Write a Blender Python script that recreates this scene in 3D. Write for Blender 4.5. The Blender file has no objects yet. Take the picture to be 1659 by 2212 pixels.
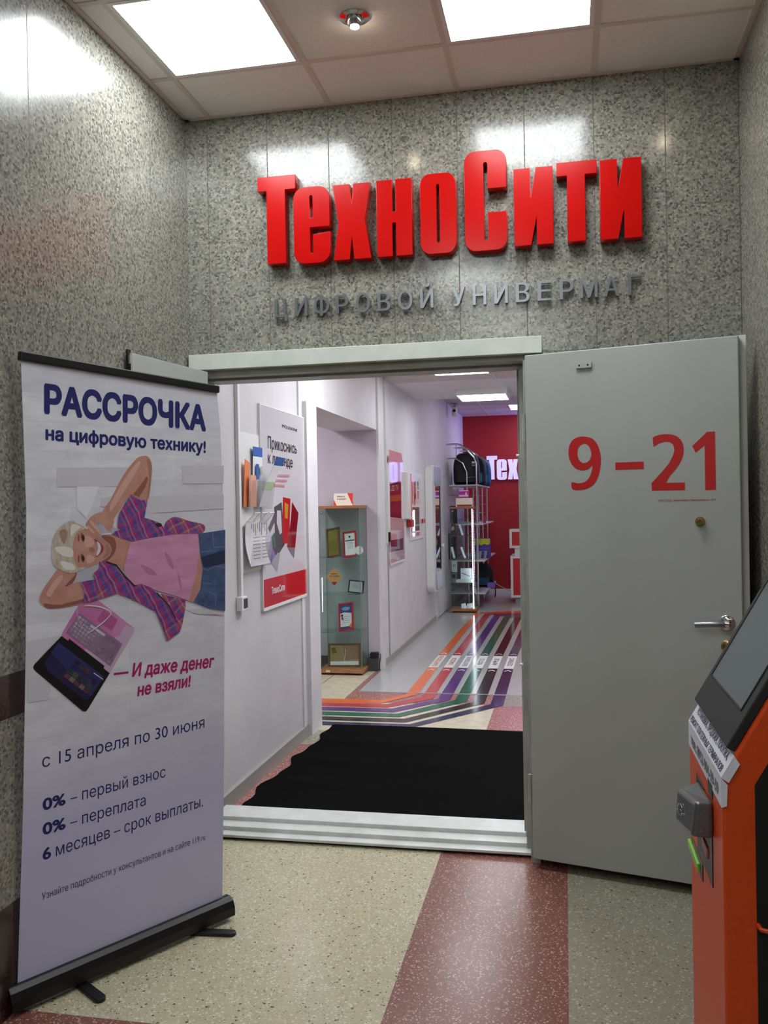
import bpy, math, random
import numpy as np
from mathutils import Vector, Matrix
random.seed(7)
# ---------------------------------------------------------------- camera model (metres)
W, H_IMG = 1659, 2212
FPX, YAW, PITCH, ROLL, EYE = 1907.1, .202, -.0068, -.0185, 1.6
FW = np.array([-math.sin(YAW)*math.cos(PITCH), math.cos(YAW)*math.cos(PITCH), math.sin(PITCH)])
RT = np.array([math.cos(YAW), math.sin(YAW), 0.0]); UP = np.cross(RT, FW)
CR, SR = math.cos(ROLL), math.sin(ROLL)
CAM = np.array([0, 0, EYE])
def ray(px, py):
    a, b = px-829.5, py-1106
    return FW+RT*((CR*a+SR*b)/FPX)-UP*((-SR*a+CR*b)/FPX)
def P(px, py, ax, val):
    """point of the photograph on the plane  axis = value"""
    r = ray(px, py); i = 'xyz'.index(ax); t = (val-CAM[i])/r[i]
    return CAM+t*r
sc = bpy.context.scene
cam = bpy.data.objects.new('camera', bpy.data.cameras.new('camera')); sc.collection.objects.link(cam)
cx = CR*RT+SR*UP; cy = -SR*RT+CR*UP; cz = -FW
cam.matrix_world = Matrix(((cx[0], cy[0], cz[0], 0), (cx[1], cy[1], cz[1], 0), (cx[2], cy[2], cz[2], EYE), (0, 0, 0, 1)))
cam.data.sensor_fit = 'HORIZONTAL'; cam.data.sensor_width = 36; cam.data.lens = 36*FPX/W
cam.data.clip_start = .05; sc.camera = cam
wd = bpy.data.worlds.new('world'); sc.world = wd; wd.use_nodes = True
wd.node_tree.nodes['Background'].inputs[0].default_value = (.75, .78, .8, 1)
wd.node_tree.nodes['Background'].inputs[1].default_value = .03
sc.view_settings.view_transform = 'Standard'; sc.view_settings.look = 'None'
sc.view_settings.gamma = 1; sc.view_settings.use_curve_mapping = False
EXPO = 1.7
sc.view_settings.exposure = EXPO; sc.cycles.transparent_max_bounces = 48
E_HALL, E_DOWN, E_SHOP, E_FAR, E_LED = 7.0, 60.0, 9.0, 3.6, 3.5      # emission of the lamps

# ---------------------------------------------------------------- materials
def lin(c):
    return tuple(((v/255)/12.92 if v/255 <= .04045 else ((v/255+.055)/1.055)**2.4) for v in c)
MATS = {}
def M(name, col=(200, 200, 200), rough=.5, metal=0, emit=None, coat=0, spec=.5):
    if name in MATS: return MATS[name]
    m = bpy.data.materials.new(name); m.use_nodes = True; MATS[name] = m
    b = m.node_tree.nodes['Principled BSDF']
    b.inputs['Base Color'].default_value = (*lin(col), 1); b.inputs['Roughness'].default_value = rough
    b.inputs['Metallic'].default_value = metal; b.inputs['Coat Weight'].default_value = coat
    b.inputs['Specular IOR Level'].default_value = spec
    b.inputs['Coat Roughness'].default_value = .03
    if emit:
        b.inputs['Emission Color'].default_value = (*lin(col), 1); b.inputs['Emission Strength'].default_value = emit
    return m
class NT:
    def __init__(s, m): s.t = m.node_tree; s.b = s.t.nodes['Principled BSDF']
    def n(s, kind, ins={}, **kw):
        o = s.t.nodes.new(kind)
        for k, v in kw.items(): setattr(o, k, v)
        for k, v in ins.items():
            if isinstance(v, bpy.types.NodeSocket): s.t.links.new(v, o.inputs[k])
            else: o.inputs[k].default_value = v
        return o
    def math(s, op, a, b=0.0, c=0.0): return s.n('ShaderNodeMath', {0: a, 1: b, 2: c}, operation=op).outputs[0]
    def ramp(s, fac, stops, interp='LINEAR'):
        r = s.n('ShaderNodeValToRGB', {0: fac}); r.color_ramp.interpolation = interp
        e = r.color_ramp.elements
        while len(e) < len(stops): e.new(.5)
        for q, (p, c) in zip(e, stops): q.position = p; q.color = (*lin(c), 1) if not isinstance(c, (int, float)) else (c, c, c, 1)
        return r.outputs[0]
    def mix(s, f, a, b, mode='MIX'):
        o = s.t.nodes.new('ShaderNodeMix'); o.data_type = 'RGBA'; o.blend_type = mode
        for k, v in ((0, f), (6, a), (7, b)):
            if isinstance(v, bpy.types.NodeSocket): s.t.links.new(v, o.inputs[k])
            else: o.inputs[k].default_value = v if k == 0 else (*lin(v), 1)
        return o.outputs[2]
    def link(s, a, name): s.t.links.new(a, s.b.inputs[name])
    def bump(s, h, strength=.2, dist=.002):
        s.link(s.n('ShaderNodeBump', {'Height': h, 'Strength': strength, 'Distance': dist}).outputs[0], 'Normal')
    def obj(s): return s.n('ShaderNodeTexCoord').outputs['Object']

def granite(name, ax, x0, wx, z0, wz, tint=(128, 127, 118)):
    m = M(name, tint, .16); t = NT(m); co = t.obj()
    v = t.n('ShaderNodeTexVoronoi', {'Vector': co, 'Scale': 115.0, 'Randomness': 1.0})
    g = t.n('ShaderNodeSeparateColor', {0: v.outputs['Color']}).outputs[0]
    c = t.ramp(g, [(0, (66, 65, 58)), (.10, (98, 96, 87)), (.28, (126, 123, 112)), (.60, (140, 137, 125)), (.86, (160, 155, 142))], 'CONSTANT')
    n1 = t.n('ShaderNodeTexNoise', {'Vector': co, 'Scale': 2.2, 'Detail': 3.0}).outputs[0]
    n2 = t.n('ShaderNodeTexNoise', {'Vector': co, 'Scale': 16.0, 'Detail': 2.0}).outputs[0]
    c = t.mix(t.math('MULTIPLY', n1, .3), c, (138, 136, 124), 'MIX')
    c = t.mix(t.math('MULTIPLY', n2, .35), c, (106, 112, 110), 'MIX')
    s = t.n('ShaderNodeSeparateXYZ', {0: co})
    def seam(o, a0, w, th):
        f = t.math('FRACT', t.math('DIVIDE', t.math('SUBTRACT', o, a0-w*50), w))
        d = t.math('ABSOLUTE', t.math('SUBTRACT', f, .5))            # .5 at the joint
        return t.math('GREATER_THAN', d, .5-th/w)
    sm = t.math('MAXIMUM', seam(s.outputs[ax], x0, wx, .0022), seam(s.outputs[2], z0, wz, .0013))
    c = t.mix(t.math('MULTIPLY', sm, .72), c, (70, 64, 54))
    t.link(c, 'Base Color')
    r = t.math('ADD', t.math('MULTIPLY', n2, .08), t.math('ADD', .13 if ax == 0 else .20, t.math('MULTIPLY', sm, .5)))
    t.link(r, 'Roughness')
    w = t.n('ShaderNodeTexNoise', {'Vector': co, 'Scale': 7.0, 'Detail': 1.0}).outputs[0]
    t.bump(t.math('SUBTRACT', w, t.math('MULTIPLY', sm, .5)), .25, .004)
    return m
def terrazzo(name, base, chips, dark, rough=.22, sc_=75.0, amt=.16, tint2=None):
    m = M(name, base, rough); t = NT(m); co = t.obj()
    n = t.n('ShaderNodeTexNoise', {'Vector': co, 'Scale': 30.0, 'Detail': 3.0}).outputs[0]
    wv = t.n('ShaderNodeVectorMath', {0: t.n('ShaderNodeTexNoise', {'Vector': co, 'Scale': 90.0}).outputs[1], 1: (.010, .010, .010), 2: co}, operation='MULTIPLY_ADD')
    def layer(scale, th, dens):
        v = t.n('ShaderNodeTexVoronoi', {'Vector': wv.outputs[0], 'Scale': scale})
        g = t.n('ShaderNodeSeparateColor', {0: v.outputs['Color']}).outputs[1]
        return t.math('MULTIPLY', t.math('LESS_THAN', v.outputs['Distance'], th), t.math('LESS_THAN', g, dens))
    c = t.mix(n, base, tuple(max(0, int(x*.86)) for x in base))
    n5 = t.n('ShaderNodeTexNoise', {'Vector': co, 'Scale': 1.3, 'Detail': 4.0}).outputs[0]
    c = t.mix(t.math('MULTIPLY', n5, .35), c, tuple(int(x*.8) for x in (tint2 or base)))
    c = t.mix(layer(sc_, .40, amt*2.2), c, chips)
    c = t.mix(layer(sc_*1.7, .38, amt*1.6), c, tuple(int((a+b)/2) for a, b in zip(chips, base)))
    c = t.mix(layer(sc_*.62, .26, amt), c, dark)
    c = t.mix(layer(sc_*1.3, .30, amt), c, dark)
    t.link(c, 'Base Color'); return m
def noisy(name, col, col2, scale=6.0, rough=.5, amt=1.0, bump=0, stretch=None, metal=0, coat=0):
    m = M(name, col, rough, metal, coat=coat); t = NT(m); co = t.obj()
    if stretch: co = t.n('ShaderNodeMapping', {'Vector': co, 'Scale': stretch}).outputs[0]
    n = t.n('ShaderNodeTexNoise', {'Vector': co, 'Scale': scale, 'Detail': 6.0, 'Roughness': .6}).outputs[0]
    f = t.ramp(n, [(.35, 0.0), (.65, 1.0)])
    t.link(t.mix(t.math('MULTIPLY', f, amt), col, col2), 'Base Color')
    if bump: t.bump(n, bump, .002)
    return m
def glass(name, tint=(225, 240, 232), rough=.02, mixf=1.0):
    m = bpy.data.materials.new(name); m.use_nodes = True; MATS[name] = m; nt = m.node_tree; nt.nodes.clear()
    o = nt.nodes.new('ShaderNodeOutputMaterial'); tr = nt.nodes.new('ShaderNodeBsdfTransparent'); gl = nt.nodes.new('ShaderNodeBsdfGlossy')
    mx = nt.nodes.new('ShaderNodeMixShader'); fr = nt.nodes.new('ShaderNodeFresnel'); fr.inputs[0].default_value = 1.45
    tr.inputs[0].default_value = (*lin(tint), 1); gl.inputs['Roughness'].default_value = rough
    ge = nt.nodes.new('ShaderNodeNewGeometry'); mu = nt.nodes.new('ShaderNodeMath'); mu.operation = 'MULTIPLY_ADD'; nt.links.new(ge.outputs['Backfacing'], mu.inputs[0]); mu.inputs[1].default_value = -1; mu.inputs[2].default_value = 1
    mv = nt.nodes.new('ShaderNodeMath'); mv.operation = 'MULTIPLY'; nt.links.new(fr.outputs[0], mv.inputs[0]); nt.links.new(mu.outputs[0], mv.inputs[1]); nt.links.new(mv.outputs[0], mx.inputs[0]); nt.links.new(tr.outputs[0], mx.inputs[1]); nt.links.new(gl.outputs[0], mx.inputs[2])
    nt.links.new(mx.outputs[0], o.inputs[0]); return m


G_FRONT = granite('granite_front', 0, -1.649, .3, 2.873, .60)
G_SIDE = granite('granite_side', 1, 2.70, .9, 2.873, .60)
G_BAND = noisy('granite_red_brown', (66, 42, 36), (40, 26, 24), 90, .15)
T_BEIGE = terrazzo('terrazzo_beige', (196, 187, 156), (208, 202, 180), (92, 82, 60), amt=.15, sc_=90)
T_BROWN = terrazzo('terrazzo_brown', (136, 86, 74), (186, 154, 140), (96, 60, 50), amt=.15, sc_=120)
T_GREY = terrazzo('terrazzo_grey', (158, 152, 134), (178, 172, 154), (104, 96, 80), amt=.13, sc_=85)
F_CREAM = noisy('floor_cream_tile', (214, 204, 180), (196, 186, 164), 14, .2)
F_PINK = terrazzo('terrazzo_pink', (172, 112, 106), (204, 160, 152), (132, 78, 72), amt=.2)
F_LINO = noisy('floor_grey_lino', (184, 184, 182), (174, 174, 174), 40, .14)
WHITEWALL = noisy('wall_paint_white', (222, 219, 222), (214, 211, 214), 4, .55)
WALLA = noisy('wall_panel_white', (208, 206, 208), (198, 196, 198), 3, .4)
LILAC = noisy('wall_paint_lilac', (196, 186, 196), (188, 178, 188), 3, .6)
REDWALL = noisy('wall_paint_red', (172, 22, 32), (158, 19, 28), 30, .55)
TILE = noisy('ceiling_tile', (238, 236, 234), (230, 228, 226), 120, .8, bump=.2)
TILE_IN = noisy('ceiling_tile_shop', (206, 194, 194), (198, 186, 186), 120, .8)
TBAR = M('ceiling_bar', (214, 204, 198), .5)
FRAMEW = noisy('door_frame_white', (206, 210, 202), (194, 199, 190), 8, .4)
FRAMEG = noisy('door_frame_grey', (166, 168, 158), (146, 148, 138), 10, .4)
DOORM = noisy('door_grey_enamel', (168, 172, 168), (162, 165, 160), 1.6, .42, bump=.02)
ALU = noisy('threshold_enamel', (214, 216, 214), (182, 182, 176), 9, .3, amt=.6)
BLACK = M('black_plastic', (12, 12, 13), .42)
BLACKM = M('black_matte', (12, 12, 12), .7)
CHROME = M('chrome', (200, 200, 200), .12, 1)
STEEL = M('brushed_steel', (138, 142, 146), .30, .9)
BRASS = M('brass', (176, 148, 88), .25, 1)
WHITEP = M('white_plastic', (226, 226, 224), .35)
GREYP = M('grey_plastic', (150, 155, 160), .3)
WOOD = noisy('beech_wood', (178, 122, 76), (150, 98, 58), 6, .4, stretch=(1, 8, 8))
WOODD = noisy('dark_wood', (104, 66, 40), (80, 48, 28), 12, .4)
GLASS = glass('clear_glass', (243, 249, 246)); 
GEDGE = M('glass_edge', (96, 128, 118), .15)
LAMP = M('lamp_diffuser_hall', (246, 252, 255), .5, emit=E_HALL)
LAMPI = M('lamp_diffuser_shop', (248, 252, 255), .5, emit=E_SHOP); LAMPF = M('lamp_diffuser_shop_far', (248, 252, 255), .5, emit=E_FAR)
BULB = M('lamp_bulb', (255, 236, 205), .5, emit=E_DOWN)
LEDM = M('led_strip', (236, 240, 255), .5, emit=E_LED)
REDS = noisy('sign_red_acrylic', (182, 8, 5), (174, 8, 5), 5, .22, coat=0); REDS.node_tree.nodes['Principled BSDF'].inputs['Specular IOR Level'].default_value = .22
ORANGE = noisy('kiosk_orange_paint', (214, 74, 18), (206, 68, 14), 60, .38)

# ---------------------------------------------------------------- mesh helpers
COL = sc.collection
class MB:
    def __init__(s): s.v = []; s.f = []; s.m = []; s.mats = []
    def mi(s, mat):
        if mat not in s.mats: s.mats.append(mat)
        return s.mats.index(mat)
    def add(s, vs, fs, mat):
        o = len(s.v); k = s.mi(mat); s.v += [tuple(map(float, v)) for v in vs]
        for f in fs: s.f.append(tuple(o+i for i in f)); s.m.append(k)
        return s
    def box(s, x0, x1, y0, y1, z0, z1, mat):
        vs = [(x, y, z) for z in (z0, z1) for y in (y0, y1) for x in (x0, x1)]
        return s.hexa(vs, mat)
    def hexa(s, vs, mat):   # order: z,y,x binary
        return s.add(vs, [(0, 2, 3, 1), (4, 5, 7, 6), (0, 1, 5, 4), (2, 6, 7, 3), (0, 4, 6, 2), (1, 3, 7, 5)], mat)
    def face(s, vs, mat): return s.add(vs, [tuple(range(len(vs)))], mat)
    def prism(s, pts, y0, y1, mat, ax='y'):     # pts in (x,z) for ax y, (y,z) for ax x, (x,y) for ax z
        n = len(pts)
        mk = {'y': lambda p, t: (p[0], t, p[1]), 'x': lambda p, t: (t, p[0], p[1]), 'z': lambda p, t: (p[0], p[1], t)}[ax]
        vs = [mk(p, y0) for p in pts]+[mk(p, y1) for p in pts]
        fs = [tuple(range(n)), tuple(range(2*n-1, n-1, -1))]+[(i, i+n, (i+1) % n+n, (i+1) % n) for i in range(n)]
        return s.add(vs, fs, mat)
    def tube(s, pts, r, mat, n=10, cap=True):
        pts = [Vector(p) for p in pts]; rings = []; prev = None
        rr = r if isinstance(r, (list, tuple)) else [r]*len(pts)
        for i, p in enumerate(pts):
            d = (pts[min(i+1, len(pts)-1)]-pts[max(i-1, 0)]).normalized()
            u = d.orthogonal().normalized() if prev is None else (prev-d*prev.dot(d)).normalized()
            prev = u; w = d.cross(u)
            rings.append([p+(u*math.cos(2*math.pi*k/n)+w*math.sin(2*math.pi*k/n))*rr[i] for k in range(n)])
        vs = [v for q in rings for v in q]; fs = []
        for i in range(len(pts)-1):
            for k in range(n): fs.append((i*n+k, i*n+(k+1) % n, (i+1)*n+(k+1) % n, (i+1)*n+k))
        if cap: fs += [tuple(range(n-1, -1, -1)), tuple((len(pts)-1)*n+k for k in range(n))]
        return s.add(vs, fs, mat)
    def cyl(s, a, b, r, mat, n=24): return s.tube([a, b], r, mat, n)
    def lathe(s, c, prof, mat, axis='z', n=28):   # prof (radius, height)
        vs = []; fs = []
        for (r, h) in prof:
            for k in range(n):
                a = 2*math.pi*k/n; p = {'z': (r*math.cos(a), r*math.sin(a), h), 'y': (r*math.cos(a), h, r*math.sin(a)), 'x': (h, r*math.cos(a), r*math.sin(a))}[axis]
                vs.append((c[0]+p[0], c[1]+p[1], c[2]+p[2]))
        for i in range(len(prof)-1):
            for k in range(n): fs.append((i*n+k, i*n+(k+1) % n, (i+1)*n+(k+1) % n, (i+1)*n+k))
        fs += [tuple(range(n)), tuple((len(prof)-1)*n+k for k in range(n))]
        return s.add(vs, fs, mat)
    def build(s, name, parent=None, smooth=False, bevel=0, seg=2):
        me = bpy.data.meshes.new(name); me.from_pydata(s.v, [], s.f)
        for m in s.mats: me.materials.append(m)
        me.polygons.foreach_set('material_index', s.m)
        if smooth:
            me.polygons.foreach_set('use_smooth', [True]*len(me.polygons))
            me.set_sharp_from_angle(angle=math.radians(40))
        me.validate(); me.update()
        o = bpy.data.objects.new(name, me); COL.objects.link(o); o.parent = parent
        if bevel:
            b = o.modifiers.new('bevel', 'BEVEL'); b.width = bevel; b.segments = seg; b.limit_method = 'ANGLE'; b.angle_limit = math.radians(35)
        return o
def fixn(o):
    import bmesh
    bm = bmesh.new(); bm.from_mesh(o.data); bmesh.ops.recalc_face_normals(bm, faces=bm.faces[:]); bm.to_mesh(o.data); bm.free(); return o
def thing(name, label, cat, loc=(0, 0, 0), rz=0, group=None):
    o = bpy.data.objects.new(name, None); COL.objects.link(o); o.empty_display_size = .1
    o.location = loc; o.rotation_euler = (0, 0, rz); o['label'] = label; o['category'] = cat
    if group: o['group'] = group
    return o
def tag(o, label, cat, group=None):
    o['label'] = label; o['category'] = cat
    if group: o['group'] = group
    return o
def struct(o): o['kind'] = 'structure'; return o
def curve_mesh(splines, extrude=0, bevel=0):
    cu = bpy.data.curves.new('c', 'CURVE'); cu.dimensions = '2D'; cu.fill_mode = 'BOTH'; cu.extrude = extrude; cu.bevel_depth = bevel
    for s in splines:
        sp = cu.splines.new('POLY'); sp.points.add(len(s)-1); sp.use_cyclic_u = True
        for p, q in zip(sp.points, s): p.co = (q[0], q[1], 0, 1)
    ob = bpy.data.objects.new('c', cu); me = bpy.data.meshes.new_from_object(ob)
    bpy.data.objects.remove(ob); bpy.data.curves.remove(cu); return me
TC = {}
def glyph_pieces(txt, space=1.0, res=4):
    """outlines of a text as [outer, hole, hole...] groups, every outer contour filled on its own"""
    cu = bpy.data.curves.new('t', 'FONT'); cu.body = txt; cu.size = 1; cu.space_character = space
    ob = bpy.data.objects.new('t', cu); COL.objects.link(ob); dg = bpy.context.evaluated_depsgraph_get()
    cv = ob.evaluated_get(dg).to_curve(dg); cs = []
    for sp in cv.splines:
        pts = []
        if sp.type == 'BEZIER':
            bp = sp.bezier_points; n = len(bp)
            for a in range(n):
                p, q = bp[a], bp[(a+1) % n]; p0, p1, p2, p3 = (np.array(v[:2]) for v in (p.co, p.handle_right, q.handle_left, q.co))
                straight = abs(((p1-p0)[0]*(p3-p0)[1]-(p1-p0)[1]*(p3-p0)[0]))+abs(((p2-p0)[0]*(p3-p0)[1]-(p2-p0)[1]*(p3-p0)[0])) < 1e-5
                for k in range(1 if straight else res):
                    t_ = k/res; pts.append(tuple((1-t_)**3*p0+3*(1-t_)**2*t_*p1+3*(1-t_)*t_*t_*p2+t_**3*p3))
        else: pts = [tuple(p.co[:2]) for p in sp.points]
        cl = []
        for p in pts:
            if not cl or abs(p[0]-cl[-1][0])+abs(p[1]-cl[-1][1]) > 1e-5: cl.append((float(p[0]), float(p[1])))
        if len(cl) > 2: cs.append(cl)
    ob.to_curve_clear() if hasattr(ob, 'to_curve_clear') else None
    bpy.data.objects.remove(ob); bpy.data.curves.remove(cu)
    return cs
def fill_nonzero(cs):
    """triangles of a set of contours under the non-zero rule"""
    from mathutils.geometry import delaunay_2d_cdt
    V = []; Ed = []
    for c in cs:
        n = len(V); V += [Vector(p) for p in c]; Ed += [(n+i, n+(i+1) % len(c)) for i in range(len(c))]
    vo, eo, fo, _, _, _ = delaunay_2d_cdt(V, Ed, [], 0, 1e-6)
    pts = np.array([tuple(v) for v in vo]); tri = np.array([f for f in fo])
    if not len(tri): return [], []
    cen = pts[tri].mean(1); a = np.array([tuple(V[e[0]]) for e in Ed]); b = np.array([tuple(V[e[1]]) for e in Ed])
    x, y = cen[:, :1], cen[:, 1:]
    is_l = (b[:, 0]-a[:, 0])*(y-a[:, 1])-(x-a[:, 0])*(b[:, 1]-a[:, 1])
    wn = ((a[:, 1] <= y) & (b[:, 1] > y) & (is_l > 0)).sum(1)-((a[:, 1] > y) & (b[:, 1] <= y) & (is_l < 0)).sum(1)
    return [tuple(p) for p in pts], [tuple(int(i) for i in t_) for t_, w in zip(tri, wn) if w != 0]
def clusters(cs, pad=.002):
    it = sorted(cs, key=lambda c: min(p[0] for p in c)); out = []; hi = -1e9
    for c in it:
        if min(p[0] for p in c) > hi+pad or not out: out.append([])
        out[-1].append(c); hi = max(hi, max(p[0] for p in c)) if len(out[-1]) > 1 else max(p[0] for p in c)
    return out
def text_mesh(txt, bold=0.0, space=1.0, res=4):
    key = (txt, bold, space)
    if key in TC: return TC[key]
    cs = glyph_pieces(txt, space, res)
    offs = [(0, 0)] if not bold else [(bold*math.cos(math.pi*k/3), bold*math.sin(math.pi*k/3)+bold) for k in range(6)]
    allc = [[(p[0]+dx, p[1]+dy) for p in c] for c in cs for dx, dy in offs]; vs = []; fs = []
    for cl in clusters(allc):
        v, f = fill_nonzero(cl); n = len(vs); vs += [(p[0], p[1], 0.0) for p in v]; fs += [tuple(n+i for i in q) for q in f]
    TC[key] = (vs, fs); return vs, fs
def cap_height(bold):
    vs, _ = text_mesh('Н', bold); return max(v[1] for v in vs)
def spline(pts, n=4):
    """closed Catmull-Rom through 2D points"""
    out = []; k = len(pts)
    for i in range(k):
        p0, p1, p2, p3 = (np.array(pts[(i+j-1) % k], float) for j in range(4))
        for t in (q/n for q in range(n)):
            out.append(tuple(.5*((2*p1)+(-p0+p2)*t+(2*p0-5*p1+4*p2-p3)*t*t+(-p0+3*p1-3*p2+p3)*t**3)))
    return out
class Plane:
    """a vertical plane: origin o, horizontal direction e (viewer's right); local X right, Z up, -Y towards the viewer"""
    def __init__(s, o, e):
        s.o = np.array(o, float); s.e = np.array(e, float)/np.linalg.norm(e); s.n = np.array([s.e[1], -s.e[0]])
        s.rz = math.atan2(s.e[1], s.e[0])
    def L(s, px, py, off=0.0):
        r = ray(px, py); t = ((s.o[:2]+s.n*off-CAM[:2])@s.n)/(r[:2]@s.n); q = CAM+t*r
        return (float((q[:2]-s.o[:2])@s.e), float(q[2]-s.o[2]))
    def Ls(s, pts, off=0.0): return [s.L(*p, off) for p in pts]
class Flat:
    """printed artwork: flat polygons and lettering on a plane, stacked a hair apart"""
    def __init__(s, y0=-.0005, step=.00012): s.mb = MB(); s.y = y0; s.st = step
    def up(s): s.y -= s.st
    def poly(s, pts, mat):
        s.up(); s.mb.face([(p[0], s.y, p[1]) for p in pts], mat); return s
    def line(s, pts, w, mat):
        s.up()
        for a, b in zip(pts, pts[1:]):
            a = np.array(a); b = np.array(b); d = b-a; L = np.linalg.norm(d)
            if L == 0: continue
            nn = np.array([-d[1], d[0]])/L*w/2
            s.mb.face([(q[0], s.y, q[1]) for q in (a-nn, b-nn, b+nn, a+nn)], mat)
        return s
    def text(s, txt, bl, br, tl, tr, mat, bold=0.0, space=1.0, slant=0):
        """baseline from bl to br, capital height up to tl / tr"""
        s.up(); vs, fs = text_mesh(txt, bold, space); ch = cap_height(bold)
        x0 = min(v[0] for v in vs); x1 = max(v[0] for v in vs)
        bl, br, tl, tr = (np.array(q) for q in (bl, br, tl, tr)); out = []
        for v in vs:
            u = (v[0]-x0)/(x1-x0); w = v[1]/ch; u += slant*w
            q = bl+(br-bl)*u+((tl-bl)*(1-u)+(tr-br)*u)*w; out.append((q[0], s.y-v[2], q[1]))
        s.y -= .0003 if bold else 0; s.mb.add(out, fs, mat); return s
    def rtext(s, txt, x0, x1, z, h, mat, bold=0.0, space=1.0): return s.text(txt, (x0, z), (x1, z), (x0, z+h), (x1, z+h), mat, bold, space)
    def build(s, name, parent): return s.mb.build(name, parent)

# ================================================================= SETTING
D, HC, XL, XR = 3.991, 3.471, -1.755, .755
XI, YB = -1.79, -4.0
IN0 = 4.30          # shop side of the door wall
OX0, OX1, OZ = -1.748, -.16, 2.262       # door opening
# floor, hall part and shop part
fl = MB()
def fr(x0, x1, y0, y1, m, z=0): fl.add([(x0, y0, z), (x1, y0, z), (x1, y1, z), (x0, y1, z)], [(0, 1, 2, 3)], m)
S1, S2 = -.584, -.014
fr(XL, S1, 2.535, D+.31, T_BEIGE); fr(XL, S1, 1.965, 2.535, T_BROWN); fr(XL, S1, YB, 1.965, T_BEIGE)
fr(S1, S2, YB, D+.31, T_BROWN); fr(S2, XR, YB, D+.31, T_GREY)
fr(-1.82, -1.30, D+.31, 5.80, F_PINK); fr(-1.30, 1.70, D+.31, 5.80, F_PINK)
fr(-1.82, -.57, 5.80, 7.02, F_CREAM); fr(-.57, 1.70, 5.80, 7.02, F_PINK)
fr(-1.82, -.60, 7.02, 7.41, F_PINK); fr(-.60, 1.70, 7.02, 7.41, T_GREY); fr(-1.82, -1.775, 7.41, 8.45, F_PINK)
fr(-4.5, -1.82, 6.15, 8.45, F_CREAM); fr(-1.775, 1.70, 7.41, 8.45, F_LINO); fr(-1.80, 1.70, 8.45, 16.05, F_LINO)
fl.face([(-1.81, 5.72, .0006), (-1.60, 5.72, .0006), (-1.56, 6.05, .0006), (-1.81, 6.12, .0006)], noisy('worn_marble', (176, 170, 152), (120, 112, 96), 30, .4))
floor = struct(fl.build('floor'))
tr = MB(); 
for a, b in (((-2.18, 6.2), (-2.18, 8.45)), ((-1.82, 6.2), (-1.82, 8.45))): tr.box(a[0]-.004, a[0]+.004, a[1], b[1], 0, .0015, M('floor_joint', (120, 116, 104), .4))
struct(tr.build('trim_1'))
es = MB(); es.box(-1.775, 1.69, 7.395, 7.425, 0, .004, M('metal_edge', (205, 205, 200), .25, .7)); struct(es.build('trim_2'))
# hall ceiling
ce = MB(); ce.box(XL-.05, XR+.05, YB, D+.02, HC, HC+.05, TILE); ceil = struct(ce.build('ceiling'))
gx = [-1.631, -1.04, -.446, .155]; gy = [3.584-.6*k for k in range(13)]
gb = MB()
for x in gx: gb.box(x-.012, x+.012, YB+.01, D, HC-.004, HC+.001, TBAR)
for y in gy: gb.box(XL, XR, y-.012, y+.012, HC-.0045, HC+.001, TBAR)
gb.box(XL, XL+.022, YB+.01, D, HC-.006, HC+.001, TBAR); gb.box(XR-.022, XR, YB+.01, D, HC-.006, HC+.001, TBAR); gb.box(XL, XR, D-.022, D, HC-.006, HC+.001, TBAR)
gb.build('ceiling_grid', ceil)
# front wall with door opening
fw = MB()
fw.box(XL, OX0, D, D+.28, 0, OZ, G_FRONT); fw.box(OX1, XR+.05, D, D+.28, 0, OZ, G_FRONT); fw.box(XL-.05, XR+.05, D, D+.28, OZ, HC+.05, G_FRONT)
struct(fw.build('wall_front'))
lw = MB()
for z0, z1, m in ((0, .352, G_BAND), (.352, .943, G_SIDE), (.943, 1.083, G_BAND), (1.083, HC+.05, G_SIDE)): lw.box(XL-.1, XL, YB, D, z0, z1, m)
struct(lw.build('wall_left')); 
rw = MB(); rw.box(XR, XR+.1, YB, D, 0, HC+.05, G_SIDE); struct(rw.build('wall_right'))
bw = MB(); bw.box(XL-.1, XR+.1, YB-.1, YB, 0, HC+.05, M('wall_back_grey', (120, 118, 112), .5)); struct(bw.build('wall_back'))
# door frame, one fixed thing of the setting
dfm = MB()
dfm.box(-1.746, -.087, 3.945, D-.0005, 2.262, 2.336, FRAMEW)
frame = struct(dfm.build('trim_3', bevel=.002))
f2 = MB()
f2.box(OX0, OX1, D-.005, 4.06, 2.235, OZ, FRAMEG); f2.box(OX0, OX1, 4.075, 4.17, 2.225, OZ, FRAMEG); f2.box(OX0, OX1, 4.17, IN0, 2.24, OZ, FRAMEG)
f2.box(OX1-.012, OX1+.03, D-.03, 4.05, .0, 2.235, FRAMEG); f2.box(OX1-.035, OX1, 4.06, 4.16, .0, 2.225, FRAMEG); f2.box(OX1-.05, OX1, 4.17, IN0, .0, 2.24, FRAMEG)
f2.box(OX0, OX0+.02, D-.03, 4.05, 0, 2.235, FRAMEG)
f2.cyl((OX1-.04, 4.10, 1.82), (OX1-.055, 4.10, 1.82), .006, WHITEP); f2.cyl((OX1-.04, 4.10, .86), (OX1-.055, 4.10, .86), .006, WHITEP)
f2.build('door_jamb', frame, bevel=.002)
# threshold: stepped enamelled sill
th = MB()
th.box(OX0, OX1, 4.012, 4.10, .012, .026, ALU); th.box(OX0, OX1-.03, 4.07, 4.17, .012, .046, ALU); th.box(OX0, OX1-.04, 4.15, 4.31, .012, .066, ALU)
th.box(OX0, OX1, 4.03, 4.31, 0, .012, BLACKM)
sill = struct(th.build('trim_4', bevel=.003))
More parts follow.
